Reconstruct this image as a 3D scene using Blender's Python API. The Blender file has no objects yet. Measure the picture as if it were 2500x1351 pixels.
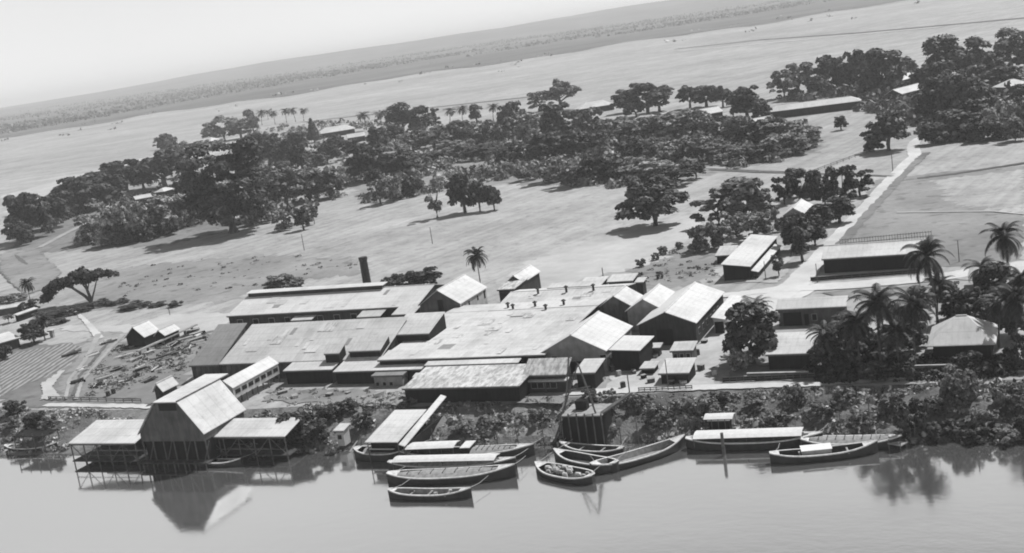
import bpy, math, random
import numpy as np
random.seed(7); rng = np.random.default_rng(11)
sc = bpy.context.scene
col = sc.collection
R_ = math.radians
# ------------------------------------------------------------------ camera calibration (photo is 2500 x 1351)
F = 3050.0; ROLL = R_(8.47); PITCH = math.atan(600 / F); CH = 64.0
fw = np.array([0, math.cos(PITCH), -math.sin(PITCH)])
r0 = np.array([1., 0, 0]); u0 = np.array([0, math.sin(PITCH), math.cos(PITCH)])
RT = math.cos(ROLL) * r0 - math.sin(ROLL) * u0
UP = math.sin(ROLL) * r0 + math.cos(ROLL) * u0
CAM = np.array([0, 0, CH])
def ray(px): return fw + RT * (px[0] - 1250) / F - UP * (px[1] - 675.5) / F
def P(px, z=4.0):
    d = ray(px); return CAM + d * ((z - CH) / d[2])
def Q(w):
    d = np.array(w, float) - CAM; k = d @ fw
    return 1250 + F * (d @ RT) / k, 675.5 - F * (d @ UP) / k
def ppm(w): return F / ((np.array(w, float) - CAM) @ fw)          # pixels per metre at a point
GZ = 4.0                                                           # level of the land above the river
# ------------------------------------------------------------------ materials (a black and white place)
MATS = {}
def g(v): return (v, v, v, 1)
def newmat(name):
    m = bpy.data.materials.new(name); m.use_nodes = True
    nt = m.node_tree; b = nt.nodes['Principled BSDF']; MATS[name] = m
    return m, nt, b
def noise(nt, scale, detail=4, rough=.6, coord='Object', stretch=None, dist=0, rot=0):
    tc = nt.nodes.new('ShaderNodeTexCoord'); mp = nt.nodes.new('ShaderNodeMapping')
    n = nt.nodes.new('ShaderNodeTexNoise')
    if coord == 'World':
        ge = nt.nodes.new('ShaderNodeNewGeometry'); nt.links.new(ge.outputs['Position'], mp.inputs['Vector'])
    else: nt.links.new(tc.outputs[coord], mp.inputs['Vector'])
    mp.inputs['Rotation'].default_value = (0, 0, rot)
    m2 = nt.nodes.new('ShaderNodeMapping'); nt.links.new(mp.outputs[0], m2.inputs['Vector'])
    if stretch: m2.inputs['Scale'].default_value = stretch
    nt.links.new(m2.outputs[0], n.inputs['Vector'])
    n.inputs['Scale'].default_value = scale; n.inputs['Detail'].default_value = detail
    n.inputs['Roughness'].default_value = rough; n.inputs['Distortion'].default_value = dist
    return n.outputs['Fac']
def ramp(nt, fac, stops):
    r = nt.nodes.new('ShaderNodeValToRGB'); cr = r.color_ramp
    while len(cr.elements) < len(stops): cr.elements.new(.5)
    for e, (p, v) in zip(cr.elements, stops): e.position = p; e.color = g(v)
    nt.links.new(fac, r.inputs['Fac']); return r.outputs['Color']
def mul(nt, a, b):
    m = nt.nodes.new('ShaderNodeMix'); m.data_type = 'RGBA'; m.blend_type = 'MULTIPLY'; m.inputs[0].default_value = 1
    nt.links.new(a, m.inputs[6]); nt.links.new(b, m.inputs[7]); return m.outputs[2]
def bump(nt, b, fac, strength=.4, dist=.1):
    n = nt.nodes.new('ShaderNodeBump'); n.inputs['Strength'].default_value = strength; n.inputs['Distance'].default_value = dist
    nt.links.new(fac, n.inputs['Height']); nt.links.new(n.outputs[0], b.inputs['Normal'])
def plain(name, v, var=.25, scale=1.2, rough=.85, spec=.2):
    m, nt, b = newmat(name); n = noise(nt, scale, 5)
    nt.links.new(ramp(nt, n, [(.3, v * (1 - var)), (.7, v * (1 + var))]), b.inputs['Base Color'])
    b.inputs['Roughness'].default_value = rough; b.inputs['Specular IOR Level'].default_value = spec
    return m
def roofmat(name, v, streak=.2, rust=.0, lap=2.4):
    """corrugated iron: fine ribs down the slope, sheet laps along it, stains and a few replaced sheets"""
    m, nt, b = newmat(name)
    tc = nt.nodes.new('ShaderNodeTexCoord')
    oi = nt.nodes.new('ShaderNodeObjectInfo')
    sx = nt.nodes.new('ShaderNodeSeparateXYZ'); nt.links.new(tc.outputs['Object'], sx.inputs[0])
    def wave(out, period, lo, hi, sharp):
        a = nt.nodes.new('ShaderNodeMath'); a.operation = 'MULTIPLY'; a.inputs[1].default_value = 1 / period; nt.links.new(out, a.inputs[0])
        f = nt.nodes.new('ShaderNodeMath'); f.operation = 'FRACT'; nt.links.new(a.outputs[0], f.inputs[0])
        return ramp(nt, f.outputs[0], [(0, lo), (sharp, hi), (1, hi)])
    c1 = wave(sx.outputs['Y'], lap, .80, 1, .12)
    c2 = wave(sx.outputs['X'], .9, .93, 1, .4)
    vo = nt.nodes.new('ShaderNodeTexVoronoi'); mp = nt.nodes.new('ShaderNodeMapping')
    mp.inputs['Scale'].default_value = (1 / 1.8, 1 / lap, 0); nt.links.new(tc.outputs['Object'], mp.inputs[0]); nt.links.new(mp.outputs[0], vo.inputs['Vector'])
    vo.inputs['Randomness'].default_value = 0; vo.inputs['Scale'].default_value = 1
    bw = nt.nodes.new('ShaderNodeRGBToBW'); nt.links.new(vo.outputs['Color'], bw.inputs[0])
    c3 = ramp(nt, bw.outputs[0], [(.10, 1 - streak), (.3, 1), (.9, 1 + streak * .2)])
    n1 = noise(nt, .09, 4); c4 = ramp(nt, n1, [(.3, 1 - streak * 1.6), (.58, 1.08)]); n3 = noise(nt, .45, 5, .8); c4 = mul(nt, c4, ramp(nt, n3, [(.28, .72), (.42, 1)]))
    n2 = noise(nt, 1.0, 5, .7, stretch=(1.6, .5, .5)); c5 = ramp(nt, n2, [(.36 + rust * .1, max(.15, 1 - streak - rust)), (.52 + rust * .12, 1)])
    base = nt.nodes.new('ShaderNodeRGB'); base.outputs[0].default_value = g(v)
    c = base.outputs[0]
    for k in (c1, c2, c3, c4, c5): c = mul(nt, c, k)
    nt.links.new(c, b.inputs['Base Color']); b.inputs['Roughness'].default_value = .7; b.inputs['Specular IOR Level'].default_value = .25
    bump(nt, b, c2, .3, .05)
    return m
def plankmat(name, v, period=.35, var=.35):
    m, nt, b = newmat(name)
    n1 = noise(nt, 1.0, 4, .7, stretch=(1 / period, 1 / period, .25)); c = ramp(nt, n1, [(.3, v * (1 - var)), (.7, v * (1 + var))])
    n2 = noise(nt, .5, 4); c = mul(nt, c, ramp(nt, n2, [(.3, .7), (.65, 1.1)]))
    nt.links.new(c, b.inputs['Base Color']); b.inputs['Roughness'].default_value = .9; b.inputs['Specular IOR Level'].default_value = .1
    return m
def leafmat(name, v, var=.45, scale=.5):
    m, nt, b = newmat(name)
    n = noise(nt, scale, 3, .6)
    oi = nt.nodes.new('ShaderNodeObjectInfo')
    c = ramp(nt, n, [(.35, v * (1 - var)), (.65, v * (1 + var))])
    c = mul(nt, c, ramp(nt, oi.outputs['Random'], [(0, .75), (1, 1.25)]))
    ge = nt.nodes.new('ShaderNodeNewGeometry')
    c = mul(nt, c, ramp(nt, ge.outputs['Random Per Island'], [(0, .45), (.7, 1.1), (1, 1.9)]))
    nt.links.new(c, b.inputs['Base Color']); b.inputs['Roughness'].default_value = .6; b.inputs['Specular IOR Level'].default_value = .25
    return m
roofmat('roof_white', .58, .12); roofmat('roof_pale', .55, .12); roofmat('roof_light', .53, .13); roofmat('roof_grey', .50, .12)
roofmat('roof_slate', .26, .14); roofmat('roof_rust', .58, .12, .38); roofmat('roof_bright', .57, .09); roofmat('roof_hut', .55, .15, lap=1.2)
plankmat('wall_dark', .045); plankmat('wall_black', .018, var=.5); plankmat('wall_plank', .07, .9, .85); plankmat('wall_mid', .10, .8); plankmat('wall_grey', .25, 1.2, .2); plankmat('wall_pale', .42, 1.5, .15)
plain('opening', .012, .3); plain('timber', .10, .4); plain('timber_pale', .30, .3); plain('bark', .09, .4, 2); plain('bark_pale', .22, .3, 2)
plain('hull_dark', .035, .4, .8, .6); plain('hull_mid', .09, .4, .8, .6); plain('gunwale', .56, .3, 1.5, .6); plain('deck', .26, .35, 1.5); plain('deck_dark', .06, .4); plain('cargo', .42, .5, 3)
plain('tarp', .6, .12, 1.5, .8); plain('brick_dark', .035, .3, 2); plain('stone', .38, .25, .6); plain('metal', .05, .3); plain('white_paint', .7, .08)
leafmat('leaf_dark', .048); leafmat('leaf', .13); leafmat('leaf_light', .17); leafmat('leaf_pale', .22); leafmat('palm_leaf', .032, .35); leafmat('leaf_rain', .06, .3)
leafmat('scrub', .18, .75, .09); leafmat('bank_leaf', .26, .6, .15); leafmat('far_leaf', .12, .25, .01)

def earth(name, v, var=.12, big=.012, fine=.35, stretch=None, bumpy=0, dots=.0, rot=R_(24)):
    m, nt, b = newmat(name)
    c = ramp(nt, noise(nt, big, 5, .6, 'World', stretch, rot=rot), [(.3, v * (1 - var)), (.7, v * (1 + var))])
    c = mul(nt, c, ramp(nt, noise(nt, fine, 5, .75, 'World'), [(.25, 1 - var * .8), (.75, 1 + var * .5)]))
    if dots: c = mul(nt, c, ramp(nt, noise(nt, .22, 3, .5, 'World'), [(.34, 1 - dots), (.42, 1)]))
    nt.links.new(c, b.inputs['Base Color']); b.inputs['Roughness'].default_value = .95; b.inputs['Specular IOR Level'].default_value = .05
    if bumpy: bump(nt, b, noise(nt, .8, 4, .7, 'World'), 1, bumpy)
    return m
# the main land material: wide patches, long mown/cropped bands, small tufts
m, nt, b = newmat('land')
c = ramp(nt, noise(nt, .004, 4, .55, 'World'), [(.3, .31), (.7, .42)])
c = mul(nt, c, ramp(nt, noise(nt, 1, 4, .6, 'World', (.004, .022, .02), rot=R_(4)), [(.32, .88), (.68, 1.06)]))
_d = P((1480, 575))[:2] - P((1280, 665))[:2]; FR = -math.atan2(_d[1], _d[0])
c = mul(nt, c, ramp(nt, noise(nt, 1, 4, .6, 'World', (.008, .30, .02), rot=FR), [(.36, .86), (.6, 1.05)]))
c = mul(nt, c, ramp(nt, noise(nt, .05, 6, .8, 'World'), [(.34, .78), (.6, 1.08)]))
c = mul(nt, c, ramp(nt, noise(nt, .30, 5, .8, 'World'), [(.34, .72), (.47, 1), (.7, 1.08)]))
nt.links.new(c, b.inputs['Base Color']); b.inputs['Roughness'].default_value = .95; b.inputs['Specular IOR Level'].default_value = .05
earth('scrub_ground', .20, .30, .03, .3, dots=.35); earth('rough_ground', .25, .25, .03, .4, dots=.3); earth('pale_ground', .43, .18, .04, .3)
earth('road', .52, .16, .08, .6); earth('yard', .40, .28, .06, .5); earth('track', .33, .16, .1, .6); earth('ditch', .13, .3, .05); earth('bank', .18, .45, .08, .5, dots=.35, bumpy=.5)
earth('far_field', .375, .13, .006, .02, stretch=(.4, 2.0, 1), rot=R_(4)); earth('hill', .14, .3, .0035, .03)
# furrows
m, nt, b = newmat('furrows')
ge = nt.nodes.new('ShaderNodeNewGeometry'); mp = nt.nodes.new('ShaderNodeMapping'); fd = P((150, 850))[:2] - P((0, 945))[:2]; mp.inputs['Rotation'].default_value = (0, 0, -(math.atan2(fd[1], fd[0]) + math.pi / 2))
nt.links.new(ge.outputs['Position'], mp.inputs[0]); wv = nt.nodes.new('ShaderNodeTexWave'); wv.inputs['Scale'].default_value = .2; wv.inputs['Distortion'].default_value = 2.5; wv.inputs['Detail'].default_value = 3
nt.links.new(mp.outputs[0], wv.inputs['Vector'])
c = mul(nt, ramp(nt, wv.outputs['Fac'], [(.25, .11), (.75, .30)]), ramp(nt, noise(nt, .3, 4, .7, 'World'), [(.3, .75), (.7, 1.15)]))
nt.links.new(c, b.inputs['Base Color']); b.inputs['Roughness'].default_value = .95
# water: muddy river, near mirror at this angle
m, nt, b = newmat('water'); nt.nodes.remove(b)
out = nt.nodes['Material Output']; df = nt.nodes.new('ShaderNodeBsdfDiffuse'); gl = nt.nodes.new('ShaderNodeBsdfGlossy'); mx = nt.nodes.new('ShaderNodeMixShader')
df.inputs[0].default_value = g(.22); gl.inputs[0].default_value = g(.86); nt.links.new(ramp(nt, noise(nt, .02, 4, .6, 'World', (.5, 1.6, 1), rot=R_(24)), [(.35, .05), (.65, .13)]), gl.inputs['Roughness'])
mx.inputs[0].default_value = .80
bp = nt.nodes.new('ShaderNodeBump'); bp.inputs['Strength'].default_value = .2; bp.inputs['Distance'].default_value = .06
nt.links.new(noise(nt, .35, 4, .6, 'World', (1, 1.6, 1), rot=R_(24)), bp.inputs['Height'])
nt.links.new(bp.outputs[0], gl.inputs['Normal'])
nt.links.new(df.outputs[0], mx.inputs[1]); nt.links.new(gl.outputs[0], mx.inputs[2]); nt.links.new(mx.outputs[0], out.inputs['Surface'])
# ------------------------------------------------------------------ object helpers
def tag(o, label=None, cat=None, group=None, kind=None):
    if label: o['label'] = label
    if cat: o['category'] = cat
    if group: o['group'] = group
    if kind: o['kind'] = kind
    return o
def thing(name, label, cat, loc=(0, 0, 0), rz=0, group=None, scale=None):
    o = bpy.data.objects.new(name, None); col.objects.link(o); o.location = loc; o.rotation_euler = (0, 0, rz); o.empty_display_size = .5
    if scale: o.scale = scale
    return tag(o, label, cat, group)
def mesh_obj(name, verts, faces, mat, parent=None, label=None):
    me = bpy.data.meshes.new(name); me.from_pydata([tuple(map(float, v)) for v in verts], [], faces)
    me.materials.append(MATS[mat]); me.update()
    o = bpy.data.objects.new(name, me); col.objects.link(o)
    if parent: o.parent = parent
    if label: o['label'] = label
    return o
class MB:
    def __init__(s): s.v = []; s.f = []
    def add(s, vs, fs):
        k = len(s.v); s.v += [tuple(map(float, v)) for v in vs]; s.f += [tuple(i + k for i in f) for f in fs]; return s
    def box(s, x0, x1, y0, y1, z0, z1):
        return s.add([(x0, y0, z0), (x1, y0, z0), (x1, y1, z0), (x0, y1, z0), (x0, y0, z1), (x1, y0, z1), (x1, y1, z1), (x0, y1, z1)],
                     [(0, 3, 2, 1), (4, 5, 6, 7), (0, 1, 5, 4), (1, 2, 6, 5), (2, 3, 7, 6), (3, 0, 4, 7)])
    def slab(s, q, t=.12):                                        # quad thickened downwards
        n = len(q); top = [tuple(p) for p in q]; bot = [(p[0], p[1], p[2] - t) for p in q]
        fs = [tuple(range(n)), tuple(range(2 * n - 1, n - 1, -1))]
        for i in range(n): j = (i + 1) % n; fs.append((i, i + n, j + n, j))
        return s.add(top + bot, fs)
    def prism(s, prof, axis, a, b):                                # profile (p,z) extruded along the other axis
        n = len(prof)
        mk = (lambda p, t: (p[0], t, p[1])) if axis == 'y' else (lambda p, t: (t, p[0], p[1]))
        vs = [mk(p, a) for p in prof] + [mk(p, b) for p in prof]
        fs = [tuple(range(n)), tuple(range(2 * n - 1, n - 1, -1))]
        for i in range(n): j = (i + 1) % n; fs.append((i, i + n, j + n, j))
        return s.add(vs, fs)
    def tube(s, pts, rad, n=7):
        pts = [np.array(p, float) for p in pts]; rings = []
        for i, p in enumerate(pts):
            d = pts[min(i + 1, len(pts) - 1)] - pts[max(i - 1, 0)]; d = d / (np.linalg.norm(d) + 1e-9)
            a = np.cross(d, [0, 0, 1.]); a = np.array([1., 0, 0]) if np.linalg.norm(a) < .05 else a / np.linalg.norm(a); c = np.cross(d, a)
            r = rad[i] if hasattr(rad, '__len__') else rad
            rings.append([tuple(p + r * (a * math.cos(2 * math.pi * k / n) + c * math.sin(2 * math.pi * k / n))) for k in range(n)])
        vs = [v for r in rings for v in r]; fs = []
        for i in range(len(rings) - 1):
            for k in range(n): l = (k + 1) % n; fs.append((i * n + k, i * n + l, (i + 1) * n + l, (i + 1) * n + k))
        fs.append(tuple(range(n - 1, -1, -1))); fs.append(tuple((len(rings) - 1) * n + k for k in range(n)))
        return s.add(vs, fs)
    def build(s, name, mat, parent=None, label=None): return mesh_obj(name, s.v, s.f, mat, parent, label)
def quads(name, V, mat, parent=None):
    """V: (n,4,3) array of quads -> one mesh, quickly"""
    n = len(V); me = bpy.data.meshes.new(name)
    me.vertices.add(n * 4); me.vertices.foreach_set('co', V.astype(np.float32).ravel())
    me.loops.add(n * 4); me.loops.foreach_set('vertex_index', np.arange(n * 4, dtype=np.int32))
    me.polygons.add(n); me.polygons.foreach_set('loop_start', np.arange(0, n * 4, 4, dtype=np.int32)); me.polygons.foreach_set('loop_total', np.full(n, 4, np.int32))
    me.materials.append(MATS[mat]); me.update(calc_edges=True); me.validate()
    o = bpy.data.objects.new(name, me); col.objects.link(o)
    if parent: o.parent = parent
    return o
def leafquads(C, N, S, asp=.7):
    """clump quads at centres C, facing roughly N, size S"""
    n = len(C); N = N + rng.normal(0, .45, (n, 3)); N /= np.linalg.norm(N, axis=1)[:, None] + 1e-9
    T = np.cross(N, rng.normal(0, 1, (n, 3))); T /= np.linalg.norm(T, axis=1)[:, None] + 1e-9
    B = np.cross(N, T); S = np.asarray(S).reshape(-1, 1) * np.ones((n, 1)); A = S * asp * rng.uniform(.7, 1.2, (n, 1))
    return np.stack([C - T * S - B * A * .6, C + T * S * .5 - B * A, C + T * S + B * A * .6, C - T * S * .5 + B * A], 1)

# ------------------------------------------------------------------ setting: land, river, roads
E1 = np.array([math.cos(R_(-24)), math.sin(R_(-24))]); E2 = np.array([-E1[1], E1[0]])
wl = [(-500, 1150), (-200, 1125), (0, 1112), (150, 1108), (330, 1112), (600, 1112), (740, 1098), (880, 1092), (1080, 1092), (1330, 1086), (1500, 1084), (1680, 1076), (1900, 1066), (2100, 1068), (2230, 1080), (2350, 1070), (2520, 1076), (2800, 1070), (3100, 1066)]
tl = [(-500, 1030), (-200, 1010), (0, 1000), (150, 1002), (330, 1000), (600, 1000), (740, 992), (880, 985), (1080, 982), (1330, 972), (1500, 966), (1680, 955), (1900, 948), (2100, 942), (2230, 938), (2350, 932), (2520, 925), (2800, 915), (3100, 905)]
def interp(pts, n=110):
    x = np.array([p[0] for p in pts]); y = np.array([p[1] for p in pts]); X = np.linspace(x[0], x[-1], n); return list(zip(X, np.interp(X, x, y)))
LZP = 0
wp = [P(p, 0.)[:2] for p in interp(wl)]; tp = [P(p, GZ)[:2] for p in interp(tl)]
ext = [60, 400, 2000, 9000, 42000]
wp = [wp[0] - E1 * d for d in ext[::-1]] + wp + [wp[-1] + E1 * d for d in ext]
tp = [tp[0] - E1 * d for d in ext[::-1]] + tp + [tp[-1] + E1 * d for d in ext]
nC = len(wp); rows = []
rows.append([(p - E2 * 25, -3.2) for p in wp]); rows.append([(p - E2 * .6, -.5) for p in wp]); rows.append([(p, .06) for p in wp])
for k, (f_, h_) in enumerate([(.12, .9), (.35, 1.9), (.62, 2.9), (.85, 3.7)]):
    rows.append([(w * (1 - f_) + t * f_, h_ + (random.uniform(-.25, .25))) for w, t in zip(wp, tp)])
for d in [0, 3, 30, 200, 1200, 7000, 42000]: rows.append([(t + E2 * d, GZ) for t in tp])
V = [(p[0][0], p[0][1], p[1]) for r in rows for p in r]
Fc = [(i * nC + j, i * nC + j + 1, (i + 1) * nC + j + 1, (i + 1) * nC + j) for i in range(len(rows) - 1) for j in range(nC - 1)]
ground = mesh_obj('ground', V, Fc, 'land'); ground.data.materials.append(MATS['bank'])
for i, pl in enumerate(ground.data.polygons):
    if i // (nC - 1) < 7: pl.material_index = 1
tag(ground, kind='structure')
a = wp[0] - E2 * 4000; b_ = wp[-1] - E2 * 4000; c_ = wp[-1] + E2 * 30; d_ = wp[0] + E2 * 30
tag(mesh_obj('water', [(a[0], a[1], 0), (b_[0], b_[1], 0), (c_[0], c_[1], 0), (d_[0], d_[1], 0)], [(0, 1, 2, 3)], 'water'), kind='structure')
LZ = [0.0]
def patch(name, pix, mat, jit=.5, sub=6, z=None, kind='structure'):
    """ground sheet from a polygon seen in the picture, with an uneven edge"""
    LZ[0] += .006; zz = GZ + .02 + LZ[0] if z is None else z
    w = [P(p, zz)[:2] for p in pix]; out = []
    for i in range(len(w)):
        a, b = w[i], w[(i + 1) % len(w)]; L = np.linalg.norm(b - a); n = max(1, min(90, int(L / 1.4))); nn = np.array([-(b - a)[1], (b - a)[0]]) / (L + 1e-9)
        for k in range(n): out.append(a + (b - a) * k / n + nn * random.uniform(-jit, jit) * (1 if k else .3))
    from mathutils.geometry import tessellate_polygon
    from mathutils import Vector
    vs = [(p[0], p[1], zz) for p in out]; tris = tessellate_polygon([[Vector(v) for v in vs]])
    fs = []
    for t in tris:
        a, b, c = (np.array(vs[k]) for k in t); fs.append(tuple(t) if np.cross(b - a, c - a)[2] > 0 else tuple(t[::-1]))
    o = mesh_obj(name, vs, fs, mat); return tag(o, kind=kind)
def strip(name, pts, mat, jit=.22):
    """road or track along a line in the picture: (x, y, width in metres)"""
    LZ[0] += .006; zz = GZ + .03 + LZ[0]; pts2 = []
    for i in range(len(pts) - 1):
        for k in range(16): t = k / 16; pts2.append(tuple(pts[i][j] * (1 - t) + pts[i + 1][j] * t for j in range(3)))
    pts2.append(pts[-1]); w = [P(p[:2], zz)[:2] for p in pts2]; vs = []; fs = []
    for i, p in enumerate(w):
        d = w[min(i + 1, len(w) - 1)] - w[max(i - 1, 0)]; d /= np.linalg.norm(d) + 1e-9; n = np.array([-d[1], d[0]])
        h = pts2[i][2] / 2; a = p + n * (h + random.uniform(-jit, jit)); b = p - n * (h + random.uniform(-jit, jit)); vs += [(a[0], a[1], zz), (b[0], b[1], zz)]
        if i: fs.append((2 * i - 2, 2 * i - 1, 2 * i + 1, 2 * i))
    return tag(mesh_obj(name, vs, fs, mat), kind='structure')
patch('scrub_land', [(260, 660), (420, 640), (640, 622), (900, 632), (880, 668), (700, 690), (560, 735), (430, 750), (240, 760), (200, 735)], 'rough_ground', 3)
patch('scrub_land', [(830, 430), (900, 340), (1250, 300), (1500, 300), (1980, 300), (2010, 370), (1720, 430), (1520, 455), (1230, 450), (1100, 455), (900, 500)], 'rough_ground', 4)
patch('scrub_land', [(20, 560), (200, 480), (480, 440), (640, 470), (660, 540), (400, 600), (120, 615), (30, 640)], 'scrub_ground', 3)
patch('scrub_land', [(1530, 660), (1600, 600), (1720, 600), (1780, 610), (1760, 650), (1700, 700), (1500, 710)], 'rough_ground', 2)
patch('field', [(1610, 640), (1400, 690), (1230, 700), (1280, 640), (1480, 575), (1700, 530), (1720, 560)], 'pale_ground', 2)
patch('field', [(0, 480), (330, 390), (600, 330), (610, 345), (420, 420), (150, 470), (20, 520)], 'pale_ground', 3)
patch('field', [(2140, 440), (2300, 420), (2500, 405), (2500, 660), (2300, 650), (2030, 600), (2060, 560)], 'rough_ground', 1)
patch('field', [(2270, 440), (2500, 415), (2500, 520), (2330, 500)], 'land', 2)
patch('scrub_land', [(0, 860), (60, 840), (400, 830), (520, 790), (470, 900), (420, 990), (0, 1000)], 'scrub_ground', 2)
patch('ploughed_field', [(0, 862), (60, 858), (170, 838), (215, 850), (150, 905), (60, 940), (0, 968)], 'furrows', .6)
patch('yard', [(150, 808), (150, 796), (330, 793), (400, 768), (560, 764), (560, 800), (440, 822), (300, 812)], 'pale_ground', .8)
patch('yard', [(230, 812), (300, 812), (290, 850), (215, 905), (150, 975), (128, 985), (160, 910)], 'rough_ground', 1)
patch('yard', [(1480, 950), (1500, 905), (1590, 860), (1700, 850), (1735, 815), (1775, 800), (1770, 860), (1740, 905), (1745, 945), (1600, 955)], 'yard', .5)
patch('yard', [(1230, 730), (1250, 690), (1400, 695), (1560, 685), (1560, 730)], 'yard', .5)
patch('yard', [(1740, 660), (1770, 690), (1900, 690), (1930, 650), (1915, 600), (1840, 640)], 'yard', .6)
patch('road', [(1795, 716), (1880, 702), (1935, 690), (1990, 690), (1985, 712), (1925, 745), (1880, 765), (1870, 735)], 'road', .4)
patch('yard', [(2330, 680), (2400, 640), (2440, 660), (2420, 690)], 'yard', .4)
patch('yard', [(640, 980), (660, 950), (900, 950), (1000, 965), (1380, 965), (1370, 985), (960, 990)], 'rough_ground', 1)
patch('grass', [(1775, 925), (1800, 895), (2030, 880), (2300, 870), (2500, 860), (2500, 905), (2200, 915), (2000, 930)], 'scrub_ground', .6)
patch('grass', [(1990, 715), (2310, 690), (2300, 760), (2080, 790), (2100, 730)], 'rough_ground', .6)
strip('road', [(1890, 730, 7), (1945, 690, 6), (2000, 628, 4.6), (2100, 520, 4.2), (2160, 455, 4.2), (2210, 402, 4.5), (2236, 380, 4.6), (2228, 360, 4.2), (2234, 345, 4), (2262, 328, 3.6)], 'road')
strip('road_verge', [(2040, 610, 2.5), (2125, 515, 2.5), (2185, 450, 2.5), (2230, 402, 2.5), (2262, 372, 3)], 'scrub_ground', .4)
strip('road', [(1560, 738, 3), (1800, 718, 4), (1900, 706, 5), (2080, 696, 6), (2300, 676, 6), (2420, 656, 6), (2540, 640, 6)], 'road')
strip('path', [(1395, 958, 2.5), (1540, 952, 3), (1750, 944, 2.6), (2000, 937, 2), (2160, 926, 1.6), (2500, 905, 1.4)], 'road')
strip('path', [(185, 760, 1.2), (210, 785, 1.4), (245, 826, 2)], 'road')
strip('path', [(110, 988, 2), (250, 990, 2), (370, 992, 2.4), (470, 990, 2)], 'road')
strip('path', [(1720, 408, 3), (1850, 414, 3), (2000, 420, 3), (2180, 426, 3)], 'track')
strip('ditch', [(1730, 414, 2), (1850, 420, 2), (2000, 424, 1.5), (2180, 430, 1.5)], 'ditch')
strip('ditch', [(2240, 435, 2), (2330, 424, 2.4), (2500, 398, 2.6), (2640, 378, 2.6)], 'ditch')
strip('track', [(95, 605, 3), (160, 570, 3), (230, 535, 3), (300, 515, 3)], 'track')
strip('ditch', [(82, 622, 1), (110, 645, 1.4), (138, 666, .8)], 'ditch', .4); strip('ditch', [(-20, 640, 1), (20, 680, 1.6), (60, 715, .8)], 'ditch', .5); strip('ditch', [(36, 622, 1), (52, 636, 2), (66, 646, 1)], 'ditch', .3)
patch('field', [(0, 620), (35, 612), (95, 612), (150, 665), (110, 705), (60, 720), (0, 660)], 'rough_ground', .8)
strip('track', [(240, 815, 1.6), (225, 850, 1.2), (200, 890, 1), (170, 925, .9), (160, 975, .8)], 'track', .1); strip('track', [(300, 818, 1.2), (270, 850, 1), (235, 890, .9), (200, 930, .8), (185, 975, .8)], 'track', .1); strip('ditch', [(262, 838, .8), (228, 880, .8), (196, 915, .8), (178, 965, .6)], 'ditch', .2)
for k in range(4): strip('track', [(150 - k * 14, 905 + k * 9, 1.3), (120 - k * 3, 945 + k * 5, 1.1), (145 - k * 14, 975, .9)], 'pale_ground')
strip('canal', [(1650, 120, 12), (1850, 98, 12), (2100, 80, 14), (2300, 62, 14), (2500, 44, 14), (2700, 20, 14)], 'ditch')
strip('track', [(1650, 125, 12), (1850, 108, 14), (2100, 84, 12), (2300, 66, 10)], 'pale_ground')
strip('ditch', [(740, 298, 6), (900, 280, 7), (1060, 262, 7), (1300, 236, 7)], 'ditch')
strip('track', [(2190, 518, .8), (2420, 515, .8), (2500, 522, .8)], 'pale_ground')
_lo = [(x, 336 - .1505 * x + 2.5 * math.sin(x / 90) + 2 * math.sin(x / 37 + 1)) for x in range(-200, 2800, 60)]
patch('wooded_plain', _lo + [(2740, -150), (1250, 73), (-200, 289)], 'hill', 14, z=GZ + .6)
# ------------------------------------------------------------------ buildings
PLOG = []
def onwall(o, u, px):
    """where the ray through px meets the vertical plane through o along u: (distance along u, z)"""
    d = ray(px); v = np.array([-u[1], u[0]]); t = ((o[:2] - CAM[:2]) @ v) / (d[:2] @ v); w = CAM + d * t
    return (w[:2] - o[:2]) @ u, w[2]
def openings(spec, root, face, pos, hmax):
    """door/window boxes proud of a wall. spec: (kind, a0, a1, z0, z1)"""
    for k, a0, a1, z0, z1 in spec:
        mb = MB(); fr = MB(); d = .05
        bx = (lambda m_, a, b, c, e, q: m_.box(a, b, pos - q, pos + .05, c, e)) if face == 'front' else (lambda m_, a, b, c, e, q: m_.box(pos - .05, pos + q, a, b, c, e))
        if k == 'window':
            bx(fr, a0 - .1, a1 + .1, z0 - .1, z1 + .1, d); f_ = fr.build('window', 'timber_pale', root); bx(mb, a0, a1, z0, z1, d + .03); mb.build('pane', 'opening', f_)
        else: bx(mb, a0, a1, z0, z1, d); mb.build(k, 'opening', root)
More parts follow.
